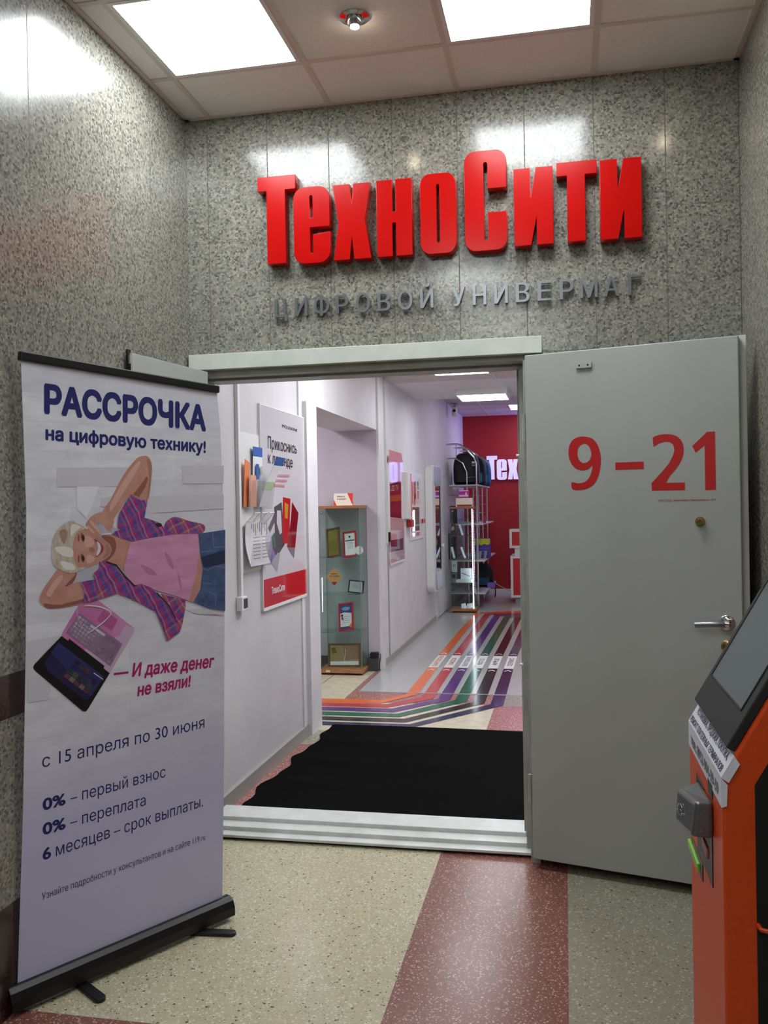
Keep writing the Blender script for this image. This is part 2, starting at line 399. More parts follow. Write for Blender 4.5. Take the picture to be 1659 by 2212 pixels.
# ---- shop shell
def slab(name, boxes):
    m = MB()
    for b in boxes: m.box(*b)
    return struct(m.build(name))
slab('wall_shop_front', [(-1.95, XI-.001, D+.281, IN0, 0, 3.3, WHITEWALL), (OX1, 1.8, D+.281, IN0, 0, 3.3, WHITEWALL), (XI, OX1, D+.281, IN0, OZ, 3.3, WHITEWALL)])
YN1, YN2 = 6.2, 8.44
wl = slab('wall_shop_left', [(XI-.4, XI, IN0, YN1, 0, 3.3, WALLA), (XI-.43, XI, YN1, YN2, 2.345, 3.3, WHITEWALL), (XI-.43, XI, YN2, 16.1, 0, 3.3, WHITEWALL)])
slab('wall_side_corridor', [(-4.6, XI-.43, YN2, YN2+.1, 0, 3.3, LILAC), (-4.6, -4.5, 6.1, YN2, 0, 3.3, LILAC), (-4.6, XI-.4, 6.1, YN1-.01, 0, 3.3, LILAC)])
slab('ceiling_side_corridor', [(-4.5, XI-.43, YN1, YN2, 2.8, 2.85, LILAC)])
lv = MB(); lv.box(XI-.429, XI-.001, YN2-.004, YN2, 0, 2.345, LILAC); struct(lv.build('wall_jamb'))
slab('wall_shop_right', [(1.70, 1.8, IN0, 16.1, 0, 3.3, WHITEWALL)])
slab('wall_red', [(XI, 1.70, 16.0, 16.1, .07, 3.3, REDWALL)])
slab('baseboard_red', [(XI, 1.70, 15.985, 16.0, 0, .07, WHITEP)])
slab('baseboard_shop_left', [(XI, XI+.014, IN0, YN1-.26, 0, .085, M('plinth_grey', (150, 148, 142), .4)), (XI, XI+.014, YN2+.1, 12.2, 0, .06, M('plinth_grey2', (160, 156, 148), .4))])
slab('baseboard_side_corridor', [(-4.5, -2.2, YN2-.012, YN2-.004, 0, .13, M('plinth_dark', (62, 62, 66), .5))])
# trims on the shop's left wall
slab('trim_5', [(XI, XI+.012, 5.83, 5.87, 0, 2.9, WHITEWALL)])
slab('trim_6', [(XI, XI+.03, 5.95, 6.205, 0, 2.345, WHITEWALL)])
slab('trim_7', [(XI, XI+.02, YN2, YN2+.16, 0, 2.9, WHITEWALL)])
slab('trim_8', [(XI, XI+.02, YN2+.36, YN2+.40, 1.22, 2.9, FRAMEW), (XI, XI+.012, YN2+.43, YN2+.45, .02, 1.2, FRAMEG)])
# shop ceilings
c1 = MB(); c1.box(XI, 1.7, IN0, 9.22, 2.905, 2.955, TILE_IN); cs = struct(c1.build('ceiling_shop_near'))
g = MB()
for x in (-1.28, -.68, -.08, .52, 1.12): g.box(x-.012, x+.012, IN0, 9.22, 2.900, 2.906, TBAR)
for k in range(9): g.box(XI, 1.7, 8.25-.6*k+.612-.012, 8.25-.6*k+.612+.012, 2.900, 2.906, TBAR)
g.build('ceiling_grid', cs)
slab('ceiling_soffit', [(XI, 1.7, 9.22, 10.8, 2.9, 3.3, WHITEWALL)])
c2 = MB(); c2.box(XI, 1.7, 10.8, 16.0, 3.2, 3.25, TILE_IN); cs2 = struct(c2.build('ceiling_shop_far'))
g = MB()
for x in (-1.30, -.70, -.10, .5, 1.1): g.box(x-.014, x+.014, 10.8, 16, 3.194, 3.201, TBAR)
for k in range(9): g.box(XI, 1.7, 11.2+.6*k-.012, 11.2+.6*k+.012, 3.194, 3.201, TBAR)
g.build('ceiling_grid', cs2)

# ================================================================= LIGHTS
def panel(x0, x1, y0, y1, z, label, group, lamp=LAMP, drop=.0):
    t = thing('ceiling_light', label, 'ceiling light', ((x0+x1)/2, (y0+y1)/2, z), 0, group)
    w, d = (x1-x0)/2, (y1-y0)/2
    f = MB()
    for a in ((-w, w, -d, -d+.018), (-w, w, d-.018, d), (-w, -w+.018, -d+.018, d-.018), (w-.018, w, -d+.018, d-.018)): f.box(a[0], a[1], a[2], a[3], -.006-drop, -.0005, WHITEP)
    f.build('frame', t)
    q = MB(); q.box(-w+.018, w-.018, -d+.018, d-.018, -.005-drop, -.0005, lamp); q.build('diffuser', t)
    return t
GH = 'square panel lights in the hall ceiling'
panel(-1.622, -1.052, 2.995, 3.575, HC, 'lit square ceiling panel above the roll-up banner, nearest the left wall', GH)
panel(-.434, .143, 2.995, 3.575, HC, 'lit square ceiling panel above the right end of the red sign', GH)
panel(-1.0, -.42, .45, 1.05, HC, 'lit square ceiling panel behind the camera, mirrored above the silver letters', GH)
panel(-.96, -.33, -1.55, -.97, HC, 'lit square ceiling panel far behind, mirrored below the silver letters', GH)
panel(-.42, .16, -2.8, -2.2, HC, 'lit square ceiling panel at the back end of the hall', GH)
GS = 'panel lights in the shop ceiling'
panel(-1.262, -.70, 8.25, 8.83, 2.905, 'lit ceiling panel just inside the shop, above the award cabinet', GS, LAMPF)
panel(-1.262, -.70, 5.85, 6.43, 2.905, 'lit ceiling panel above the inner edge of the black doormat', GS, LAMPI)
panel(-.662, -.098, 4.65, 5.23, 2.905, 'added fill light panel, unseen behind the door head, over the doormat', GS, LAMPI)  # extra unseen panel, added to brighten the near left wall
panel(.53, 1.10, 6.45, 7.03, 2.905, 'lit ceiling panel on the hidden right side of the shop entrance', GS, LAMPI)
panel(-1.19, -.61, 9.92, 10.55, 2.9, 'thick box-shaped ceiling light hanging under the white soffit', GS, LAMPF, drop=.065)
panel(.55, 1.08, 9.92, 10.55, 2.9, 'box-shaped ceiling light on the hidden right of the soffit', GS, LAMPF, drop=.065)
panel(-.88, -.32, 14.4, 15.2, 3.2, 'ceiling panel close to the red wall, seen at the door edge', GS, LAMPF)
panel(-.88, -.32, 12.0, 12.6, 3.2, 'ceiling panel in the middle of the far shop room', GS, LAMPF)
panel(-3.4, -2.8, 7.0, 7.6, 2.8, 'added fill light panel in the side corridor, hidden by the lintel', GS, LAMPI)  # unseen panel, put in to light the side corridor and its cabinet
def downlight(x, y, label):
    t = thing('downlight', label, 'spotlight', (x, y, HC), 0, 'round recessed spotlights in the hall ceiling')
    m = MB(); m.lathe((0, 0, 0), [(.058, -.0005), (.058, -.006), (.040, -.010), (.034, -.004), (.034, -.001)], CHROME); m.build('ring', t, True)
    m = MB(); m.lathe((0, 0, 0), [(.030, -.001), (.030, -.010), (.026, -.030), (.020, -.036), (.0, -.037)], CHROME); m.build('housing', t, True)
    m = MB(); m.lathe((0, .004, -.038), [(.0, -.003), (.017, -.001), (.017, .004), (0, .004)], BULB, n=20); m.build('bulb', t, True)
downlight(-.756, 3.30, 'chrome spotlight between the two lit ceiling panels'); downlight(.52, 3.26, 'chrome spotlight near the right wall, mirrored as a dot in the granite')
# violet LED glow near the red wall (lit letters light the end of the room)
def area(name, loc, rot, sx, sy, power, col):
    l = bpy.data.lights.new(name, 'AREA'); l.shape = 'RECTANGLE'; l.size = sx; l.size_y = sy; l.energy = power; l.color = col
    o = bpy.data.objects.new(name, l); COL.objects.link(o); o.location = loc; o.rotation_euler = rot; return o
area('violet_lamp', (.2, 15.55, 2.75), (0, math.radians(100), 0), .4, .4, 5, (.40, .32, 1.0))

# ================================================================= SIGN LETTERS
# outlines in a 0..1 wide box, height in the same unit of the lower-case letters (metres below)
def arc(cx_, cy_, rx, ry, a0, a1, n=6):
    return [(cx_+rx*math.cos(math.radians(a0+(a1-a0)*i/n)), cy_+ry*math.sin(math.radians(a0+(a1-a0)*i/n))) for i in range(n+1)]
def rrect(x0, x1, z0, z1, r, rz=None, n=6):
    rz = rz or r
    return arc(x1-r, z1-rz, r, rz, 0, 90, n)+arc(x0+r, z1-rz, r, rz, 90, 180, n)+arc(x0+r, z0+rz, r, rz, 180, 270, n)+arc(x1-r, z0+rz, r, rz, 270, 360, n)
def L_T(w, h, bar, s0, s1): return [[(0, h), (0, h-bar), (s0, h-bar), (s0, 0), (s1, 0), (s1, h-bar), (w, h-bar), (w, h)]]
def L_e(w, h):
    r = .05
    out = arc(w-r, h-r, r, r, 0, 90)+arc(r, h-r, r, r, 90, 180)+arc(r, r, r, r, 180, 270)+arc(w-r, r, r, r, 270, 360)+[(w, .137), (w*.54, .128)]+arc(w*.49, .052, .009, .009, 0, -180, 6)+[(w*.44, .165), (w, .165)]
    return [out, [(w*.44, .205), (w*.44, h-.05)]+arc(w*.49, h-.045, .009, .009, 180, 0, 6)+[(w*.545, .205)]]
def L_x(w, h):
    return [[(0, h), (w*.44, h), (w*.50, h*.70), (w*.56, h), (w*.98, h), (w*.83, h*.52), (w, 0), (w*.56, 0), (w*.49, h*.36), (w*.42, 0), (0, 0), (w*.15, h*.48)]]
def L_H(w, h): return [[(0, 0), (0, h), (w*.43, h), (w*.43, h*.58), (w*.55, h*.58), (w*.55, h), (w, h), (w, 0), (w*.55, 0), (w*.55, h*.44), (w*.43, h*.44), (w*.43, 0)]]
def L_O(w, h): return [rrect(0, w, 0, h, .042, .05), rrect(w*.44, w*.55, .045, h-.045, .008, .012)]
def L_C(w, h):
    r = .045
    a = arc(w-r, h-.05, r, .05, 0, 90)+arc(r, h-.05, r, .05, 90, 180)+arc(r, .05, r, .05, 180, 270)+arc(w-r, .05, r, .05, 270, 360)
    return [a+[(w, .165), (w*.56, .165), (w*.56, .055)]+arc(w*.505, .052, w*.055, .012, 0, -180, 6)+[(w*.45, h-.06)]+arc(w*.505, h-.06, w*.055, .012, 180, 0, 6)+[(w*.56, h-.165), (w, h-.165)]]
def L_I(w, h): return [[(0, 0), (0, h), (w*.41, h), (w*.42, h*.57), (w*.58, h), (w, h), (w, 0), (w*.59, 0), (w*.585, h*.42), (w*.42, 0)]]
SIGN = [('Т', -1.377, -1.197, 2.737, 3.139, 'T'), ('е', -1.205, -1.036, 2.727, 3.075, 'e'), ('х', -1.017, -.843, 2.731, 3.071, 'x'), ('н', -.812, -.653, 2.731, 3.073, 'H'),
        ('о', -.612, -.453, 2.727, 3.082, 'O'), ('С', -.412, -.229, 2.724, 3.162, 'C'), ('и', -.195, -.029, 2.733, 3.067, 'I'), ('т', -.009, .158, 2.735, 3.077, 't'), ('и', .173, .343, 2.732, 3.071, 'I')]
DESC = ['large capital Т, leftmost red letter of the sign', 'red letter е right after the large red Т', 'red letter х between the red е and н', 'red letter н in the left half of the red sign',
        'red letter о just left of the tall red С', 'tallest red letter С in the middle of the red sign', 'red letter и just right of the tall red С', 'red letter т between the two red letters и', 'last red letter и at the right end of the sign']
def outline(kind, w, h):
    return {'T': lambda: L_T(w, h, .062*h/.402, w*.235, w*.72), 't': lambda: L_T(w, h, .055*h/.34, w*.26, w*.70), 'e': lambda: L_e(w, h), 'x': lambda: L_x(w, h), 'H': lambda: L_H(w, h), 'O': lambda: L_O(w, h), 'C': lambda: L_C(w, h), 'I': lambda: L_I(w, h)}[kind]()
def letter(name, label, kind, x0, x1, z0, z1, yback, depth, mat, group, bevel=.0018, side=None):
    me = curve_mesh(outline(kind, x1-x0, z1-z0), extrude=depth/2-bevel, bevel=bevel)
    me.transform(Matrix.Rotation(math.radians(90), 4, 'X')); me.materials.append(mat)
    if side:
        me.materials.append(side)
        for p in me.polygons:
            if abs(p.normal.y) < .7: p.material_index = 1
    o = bpy.data.objects.new(name, me); COL.objects.link(o); o.location = (x0, yback-depth/2, z0); tag(o, label, 'letter', group); return o
for (ch, x0, x1, z0, z1, k), d in zip(SIGN, DESC): letter('sign_letter', d, k, x0, x1, z0, z1, D-.002, .058, REDS, 'red letters of the shop sign')
# silver row
def silver(txt, x0, x1, names):
    vs0 = []; 
    pitch = (x1-x0-.058)/(len(txt)-1)
    for i, ch in enumerate(txt):
        cs = glyph_pieces(ch, 1, 6); v2, f2_ = fill_nonzero([[(p[0]+dx, p[1]) for p in c] for c in cs for dx in (-.018, -.006, .006, .018)])
        ec = {}
        for q in f2_:
            for a_, b_ in zip(q, q[1:]+q[:1]): ec[(a_, b_)] = 1
        N_ = len(v2); vv = [(p[0], p[1], .05) for p in v2]+[(p[0], p[1], -.05) for p in v2]
        ff = list(f2_)+[tuple(N_+i_ for i_ in q[::-1]) for q in f2_]+[(b_, a_, a_+N_, b_+N_) for (a_, b_) in ec if (b_, a_) not in ec]
        me = bpy.data.meshes.new('silver_letter'); me.from_pydata(vv, [], ff)
        xs = [v.co.x for v in me.vertices]; a, b = min(xs), max(xs); c = cap_height(0)
        w = .074 if ch in 'МФ' else .066 if ch in 'АО' else .052 if ch in 'Г' else .060
        for v in me.vertices: v.co = ((v.co.x-(a+b)/2)/(b-a)*w, -v.co.z/.05*.007, v.co.y/c*.086)
        me.materials.clear(); me.materials.append(STEEL)
        o = bpy.data.objects.new('silver_letter', me); COL.objects.link(o); o.location = (x0+.029+pitch*i, D-.016, 2.494)
        tag(o, names[i], 'letter', 'silver letters of the lower row')
silver('ЦИФРОВОЙ', -1.318, -.568, ['brushed silver letter Ц starting the lower row', 'silver И right after the Ц, first word', 'round silver Ф in the first silver word', 'silver Р between Ф and О, first silver word',
       'first silver О, under the red letter х', 'silver В between two letters О', 'second silver О, just before the Й', 'silver Й ending the first silver word'])
silver('УНИВЕРМАГ', -.482, .339, ['bright silver У starting the second word', 'bright silver Н under the tall red С', 'bright silver И beside Н, second silver word', 'silver В of the second silver word, next to Е',
       'silver Е in the second silver word', 'silver Р before the М, second silver word', 'wide silver letter М near the right end', 'silver letter А between М and Г', 'silver Г ending the row at the right'])

# ================================================================= DOORS
PD = Plane((-.161, 3.9, 0), (.86, -.224))
t = struct(bpy.data.objects.new('door_1', None)); COL.objects.link(t); t.location = (-.161, 3.9, 0); t.rotation_euler = (0, 0, PD.rz)
m = MB(); m.box(0, .868, 0, .05, .045, 2.245, DOORM); m.build('door_leaf', t, bevel=.004)
m = MB(); m.box(.012, .892, .05, .062, .04, 2.253, FRAMEW); m.build('edge_flange', t, bevel=.001)
m = MB()
for z in (1.93, .35): m.cyl((-.012, .012, z-.06), (-.012, .012, z+.06), .009, FRAMEG)
m.build('hinge', t, True)
f = Flat()
R = M('vinyl_red', (180, 24, 24), .4)
pdl = lambda pts: [PD.L(1050+x/2.724, 700+y/2.724, .001) for x, y in pts]
def decal(conts, nm='digit'):
    vs, fs = fill_nonzero(conts); m = MB(); m.add([(p[0], -.0009, p[1]) for p in vs], fs, R); m.build(nm, t)
nine = [(578, 662), (625, 674), (658, 715), (674, 775), (673, 835), (662, 890), (636, 940), (596, 968), (545, 977), (507, 970), (504, 931), (540, 937), (578, 930), (606, 905), (620, 870), (625, 832), (604, 852), (570, 861), (533, 853), (504, 825), (488, 785), (485, 745), (494, 705), (516, 677), (548, 664)]
hole = [(577, 703), (602, 715), (616, 745), (618, 775), (606, 804), (580, 818), (556, 810), (541, 785), (538, 755), (546, 722)]
decal([pdl(spline(nine, 3)), pdl(spline(hole, 4))[::-1]])
m = MB(); m.box(.383, .498, -.0012, -.0004, 1.733, 1.763, R); m.build('dash', t)
two = [(980, 672), (1008, 655), (1050, 648), (1092, 650), (1128, 664), (1152, 692), (1162, 730), (1159, 772), (1142, 815), (1112, 858), (1078, 897), (1040, 936)]
two = spline(two+[(985, 722)], 3)[:-6]+[(1040, 935), (1170, 932), (1170, 976), (975, 980), (973, 936), (1000, 908), (1040, 864), (1075, 820), (1098, 778), (1108, 742), (1102, 712), (1084, 695), (1058, 691), (1022, 699), (985, 722)]
decal([pdl(two)]); f = Flat(); f.poly([(.776, 1.640), (.776, 1.872), (.746, 1.872), (.689, 1.818), (.702, 1.790), (.736, 1.818), (.736, 1.640)], R); f.build('digit', t); f = Flat()
f.rtext('ООО «ТСД», Новосибирск, Лаврентьева 6/1. 1017', .555, .775, 1.597, .0085, M('vinyl_darkred', (120, 40, 45), .4), .01)
f.build('lettering', t)
m = MB(); m.box(.226, .292, -.010, 0, 2.167, 2.191, DOORM); 
for x in (.241, .277): m.cyl((x, -.0105, 2.179), (x, -.011, 2.179), .004, BLACKM, 12)
m.build('closer_bracket', t, bevel=.001)
m = MB(); m.lathe((.715, 0, 1.514), [(.019, 0), (.019, -.006), (.014, -.012), (.013, -.022), (.010, -.026), (0, -.026)], BRASS, 'y'); m.build('peephole', t, True)
m = MB(); m.lathe((.809, 0, 1.112), [(.030, 0), (.030, -.006), (.026, -.010), (.012, -.012), (.012, -.045), (0, -.045)], CHROME, 'y')
m.tube([(.812, -.045, 1.113), (.79, -.052, 1.113), (.75, -.055, 1.111), (.695, -.053, 1.106)], [.013, .0135, .0125, .0115], STEEL, 14)
m.tube([(.822, -.045, 1.113), (.806, -.045, 1.113)], .015, CHROME, 14)
m.build('door_handle', t, True)
m = MB(); m.lathe((.812, 0, 1.017), [(.027, 0), (.027, -.005), (.022, -.009), (.012, -.010), (.010, -.016), (0, -.016)], BRASS, 'y'); m.build('lock_cylinder', t, True)
# narrow left leaf folded against the left wall
a = np.array([-1.722, 3.335]); b = np.array([-1.632, 3.905]); e = b-a
t2 = struct(bpy.data.objects.new('door_2', None)); COL.objects.link(t2); t2.location = (a[0], a[1], 0); t2.rotation_euler = (0, 0, math.atan2(e[1], e[0]))
L_ = float(np.linalg.norm(e))
m = MB(); m.box(0, L_, 0, .022, .045, 2.245, DOORM); m.box(-.012, .01, .012, .022, .045, 2.26, BLACKM); m.build('door_leaf', t2, bevel=.002)
m = MB(); m.box(-.010, .0, .002, .010, .05, 2.235, FRAMEG); m.box(-.012, -.008, .0, .014, 2.16, 2.20, BLACK); m.build('edge_bolt', t2)
# white door in the shop's left wall
m = MB(); m.box(XI, XI+.022, 12.30, 13.42, .02, 2.03, M('door_white', (214, 214, 218), .4)); d3 = struct(m.build('door_3', bevel=.002))
m = MB()
m.box(XI, XI+.012, 12.22, 12.28, 0, 2.09, WHITEP); m.box(XI, XI+.012, 13.44, 13.50, 0, 2.09, WHITEP); m.box(XI, XI+.012, 12.22, 13.5, 2.04, 2.09, WHITEP); m.build('door_frame', d3)
m = MB(); m.lathe((XI+.022, 12.45, 1.02), [(.012, 0), (.012, .03), (.03, .05), (.032, .07), (.02, .085), (0, .088)], WHITEP, 'x'); m.build('door_knob', d3, True)

# ================================================================= ROLL-UP BANNER
A_ = np.array([-1.745, 2.535]); B_ = np.array([-1.328, 3.235]); PB = Plane((A_[0], A_[1], 0), B_-A_)
ban = thing('rollup_banner', 'tall roll-up banner РАССРОЧКА with woman and laptop beside left wall', 'banner', (A_[0], A_[1], 0), PB.rz)
m = MB(); m.prism([(.040, 2.094), (.834, 2.052), (.835, 2.080), (.042, 2.124)], -.012, .012, BLACK); m.build('top_rail', ban, bevel=.004)
m = MB()
pr = [(-.040, .018), (-.040, .05), (-.030, .075), (-.012, .088), (.012, .088), (.016, .07), (.016, .018)]
vs = [(-.045 if p[0] < 0 else .012, p[0], p[1]) for p in pr]+[(.838, p[0], p[1]) for p in pr]; n = len(pr)
m.add(vs, [tuple(range(n)), tuple(range(2*n-1, n-1, -1))]+[(i, i+n, (i+1) % n+n, (i+1) % n) for i in range(n)], BLACK)
fixn(m.build('cassette', ban, bevel=.003))
for xx, (ax_, ay_) in ((.20, (-.005, -.150)), (.66, (.09, -.125))):
    m = MB(); p0 = np.array([xx, .0]); d = np.array([ax_, ay_]); p1 = p0+d; nn = np.array([-d[1], d[0]])/np.linalg.norm(d)*.019
    end = [tuple(p1+np.array([math.cos(q), math.sin(q)])*.019) for q in [math.atan2(-nn[1], -nn[0])+math.pi*i/8 for i in range(9)]]
    m.prism([tuple(p0+nn), tuple(p0-nn)]+end, 0.0, .014, BLACK, 'z'); fixn(m.build('foot', ban, bevel=.003))
m = MB(); m.tube([(.42, .022, .05), (.43, .02, 2.09)], .009, GREYP, 12); m.build('support_pole', ban, True)
CLOTH = M('banner_cloth', (176, 172, 190), .5)
tt = NT(CLOTH); co = tt.obj()
sx = tt.n('ShaderNodeSeparateXYZ', {0: co})
br = tt.n('ShaderNodeTexBrick', {'Vector': tt.n('ShaderNodeCombineXYZ', {0: sx.outputs[0], 1: sx.outputs[2]}).outputs[0], 'Scale': 1.0, 'Mortar Size': .0006, 'Brick Width': .42, 'Row Height': .095,
          'Color1': (.88, .88, .93, 1), 'Color2': (.76, .76, .83, 1), 'Mortar': (.66, .66, .73, 1)})
nz = tt.n('ShaderNodeTexNoise', {'Vector': tt.n('ShaderNodeMapping', {'Vector': co, 'Scale': (3.0, 1, 9.0)}).outputs[0], 'Scale': 2.0, 'Detail': 8.0, 'Roughness': .65}).outputs[0]
wood = tt.mix(tt.ramp(nz, [(.38, 0.0), (.70, .75)]), br.outputs[0], (204, 200, 210))
plain = tt.mix(.0, (196, 195, 226), (196, 195, 226))
fz = tt.ramp(sx.outputs[2], [(.55, 0.0), (.95, 1.0)])
tt.link(tt.mix(tt.math('MULTIPLY', fz, .9), plain, wood), 'Base Color')
edge = [(45, 770), (57, 1100), (56, 1400), (50, 1750), (38, 2128), (260, 2035), (480, 1944), (484, 1650), (485, 1300), (483, 1100), (476, 930), (468, 843)]
m = MB(); ep = PB.Ls(edge); 
m.add([(p[0], 0, p[1]) for p in ep]+[(p[0], .0012, p[1]) for p in ep], [tuple(range(len(ep))), tuple(range(2*len(ep)-1, len(ep)-1, -1))]+[(i, i+len(ep), (i+1) % len(ep)+len(ep), (i+1) % len(ep)) for i in range(len(ep))], CLOTH)
cloth = fixn(m.build('banner_cloth', ban))
NAVY = M('print_navy', (26, 34, 104), .5); MAG = M('print_magenta', (176, 30, 112), .5)
def bt(txt, xa, ya, xb, yb, ca, cb, mat, bold=0, slant=0, space=1):
    f = Flat(); f.text(txt, PB.L(xa, ya), PB.L(xb, yb), PB.L(xa, ya-ca), PB.L(xb, yb-cb), mat, bold, space, slant); f.build('headline' if ca > 60 else 'lettering', ban)
bt('РАССРОЧКА', 95, 894.5, 445, 933, 67, 57.5, NAVY, .05)
bt('на цифровую технику!', 98, 950.8, 444.5, 979, 31, 27.5, NAVY, .038)
bt('— И даже денег', 244, 1467.5, 461, 1427+15, 31, 28, MAG, .035, .015)
bt('не взяли!', 296, 1504.7, 410.6, 1483.7, 28, 26.6, MAG, .035, .02)
bt('с 15 апреля по 30 июня', 90.9, 1658.3, 441.4, 1571.5, 28.5, 24.5, NAVY, .0)
bt('0%', 91.8, 1751.7, 141.7, 1737.9, 27.3, 26.5, NAVY, .035); bt('– первый взнос', 151.4, 1735.2, 357.4, 1678, 26, 24, NAVY)
bt('0%', 91.8, 1805, 141.7, 1790.2, 27.3, 26.5, NAVY, .035); bt('– переплата', 151.4, 1787.4, 314.4, 1739.2, 26, 24, NAVY)
bt('6', 91.8, 1859.2, 110.3, 1853, 27.6, 27, NAVY, .035); bt('месяцев – срок выплаты.', 120.5, 1849.4, 438.2, 1741.4, 27, 23.5, NAVY)
bt('Узнайте подробности у консультантов и на сайте 119.ru', 90.3, 1943.9, 443, 1813.5, 15, 12.8, NAVY)
# --- printed photo
q4 = lambda pts: [PB.L(80+x/4.046, 970+y/4.046) for x, y in pts]
q5 = lambda pts: [PB.L(60+x/6.636, 1280+y/6.636) for x, y in pts]
def plaid(name, hot):
    m = M(name, (160, 70, 140), .6); t = NT(m); co = t.obj()
    mp = t.n('ShaderNodeMapping', {'Vector': co, 'Rotation': (0, math.radians(28), 0), 'Scale': (1, 1, 1)}).outputs[0]
    nz = t.n('ShaderNodeTexNoise', {'Vector': co, 'Scale': 9.0}).outputs[1]
    mp = t.n('ShaderNodeVectorMath', {0: nz, 1: (.05, .05, .05), 2: mp}, operation='MULTIPLY_ADD').outputs[0]
    s = t.n('ShaderNodeSeparateXYZ', {0: mp})
    def band(o, w, ph):
        fr_ = t.math('FRACT', t.math('ADD', t.math('DIVIDE', o, w), 50+ph)); return fr_
    c = t.ramp(band(s.outputs[0], .052, .2), [(0, (176, 40, 120)), (.3, (66, 84, 160)), (.55, (170, 90, 140)), (.72, (186, 84, 60) if hot else (112, 50, 130)), (.88, (196, 150, 170))], 'CONSTANT')
    c2 = t.ramp(band(s.outputs[2], .046, .1), [(0, (96, 60, 150)), (.28, (190, 60, 100)), (.5, (64, 96, 160)), (.7, (200, 130, 90) if hot else (150, 60, 140)), (.9, (90, 40, 110))], 'CONSTANT')
    th1 = t.math('LESS_THAN', band(s.outputs[0], .013, .0), .12)
    c3 = t.mix(.5, c, c2) if False else t.mix(t.math('ADD', .42, t.math('MULTIPLY', th1, .2)), c, c2)
    t.link(c3, 'Base Color'); return m
SK = noisy('print_skin', (206, 152, 138), (190, 134, 120), 14, .5); SKD = M('print_skin_shade', (148, 92, 80), .5); SKL = M('print_skin_light', (218, 170, 156), .5); SKM = M('print_skin_mid', (178, 122, 108), .5)
PK = noisy('print_pink_top', (222, 160, 196), (204, 140, 178), 14, .5, stretch=(.6, 1, 2)); PKD = M('print_pink_shade', (192, 124, 164), .5)
JN = noisy('print_jeans', (84, 104, 148), (60, 78, 118), 26, .5); JND = M('print_jeans_dark', (40, 50, 80), .5); JNL = M('print_jeans_seam', (112, 130, 162), .5)
HR = noisy('print_hair', (214, 204, 190), (178, 160, 142), 20, .5, stretch=(3, 1, .8)); HRD = M('print_hair_dark', (168, 136, 116), .5); HRL = M('print_hair_light', (232, 226, 216), .5)
PL1 = plaid('print_plaid_pink', False); PL2 = plaid('print_plaid_orange', True)
DK = M('print_dark', (44, 28, 32), .5); WH = M('print_white', (228, 224, 230), .5)
SHD = M('print_floor_shadow', (188, 185, 198), .5)
LP = noisy('print_laptop_pink', (196, 96, 160), (214, 150, 196), 3, .5, stretch=(1, 1, 1)); LPL = M('print_laptop_light', (206, 176, 208), .5)
f = Flat(-.0012, .00004)
S = lambda pts, n=4: spline(pts, n)
PLK = M('print_plank_dark', (212, 209, 219), .5); PLK2 = M('print_plank_light', (236, 236, 244), .5)
f.poly(q4([(175, 160), (820, 160), (820, 325), (175, 330)]), PLK); f.poly(q4([(1265, 145), (1630, 145), (1630, 300), (1275, 305)]), PLK)
f.poly(q4([(550, 430), (760, 400), (760, 520), (550, 500)]), PLK)
f.poly(q4([(960, 415), (1630, 400), (1630, 520), (1000, 560)]), PLK); f.poly(q4([(345, 330), (545, 325), (430, 600), (345, 520)]), PLK2)
f.poly(q5([(0, 700), (470, 615), (150, 950), (80, 1100), (330, 1350), (300, 1530), (0, 1580)]), PLK)
f.poly(q4([(1290, 1400), (1450, 1400), (1630, 1460), (1630, 1440), (1380, 1440)]), PLK)
f.poly(q4(S([(430, 640), (560, 620), (700, 700), (820, 780), (640, 900), (500, 1100), (440, 1160), (300, 1180), (330, 1040)])), SHD)
# laptop (under the arm)
f.poly(q5([(985, 108), (1010, 112), (1515, 505), (1528, 545), (1500, 600), (1180, 1140), (1160, 1150), (480, 620), (500, 560), (760, 120)]), LP)
f.poly(q5([(1090, 700), (1525, 545), (1500, 600), (1180, 1140), (1160, 1150), (760, 835)]), LPL)
f.poly(q5([(1400, 470), (1515, 505), (1528, 545), (1500, 600), (1300, 930), (1180, 840)]), LPL)
f.poly(q5([(740, 290), (1355, 735), (1180, 1060), (548, 585), (560, 545)]), M('print_keyboard_tray', (150, 112, 150), .5))
KEY = M('print_key', (216, 208, 222), .5)
kq = [np.array(p, float) for p in ((575, 575), (1165, 1030), (1330, 745), (735, 320))]
def kuv(u, v): return tuple((kq[0]*(1-u)+kq[1]*u)*(1-v)+(kq[3]*(1-u)+kq[2]*u)*v)
for r_ in range(6):
    nk = 14
    for c_ in range(nk):
        if r_ == 5 and 4 <= c_ <= 8: continue
        u0, u1, v0, v1 = (c_+.14)/nk, (c_+.86)/nk, (r_+.14)/6, (r_+.84)/6
        f.y += f.st; f.poly(q5([kuv(u0, v0), kuv(u1, v0), kuv(u1, v1), kuv(u0, v1)]), KEY)
f.poly(q5([kuv(4.1/14, 5.1/6), kuv(8.9/14, 5.1/6), kuv(8.9/14, 5.8/6), kuv(4.1/14, 5.8/6)]), KEY)
f.poly(q5([(1075, 250), (1285, 385), (1200, 555), (985, 395)]), M('print_touchpad', (184, 92, 148), .5))
f.poly(q5([(480, 622), (575, 690), (590, 660), (1095, 1050), (1085, 1085), (1170, 1155), (845, 1690), (815, 1705), (770, 1690), (90, 1110), (72, 1070), (90, 1030)]), M('print_screen_bezel', (14, 12, 16), .5))
f.poly(q5([(435, 712), (1088, 1205), (885, 1500), (840, 1560), (290, 1130), (230, 1020)]), M('print_screen_navy', (34, 32, 76), .5))
f.poly(q5([(435, 712), (1088, 1205), (900, 1490), (330, 860)]), M('print_screen_blue', (46, 48, 104), .5))
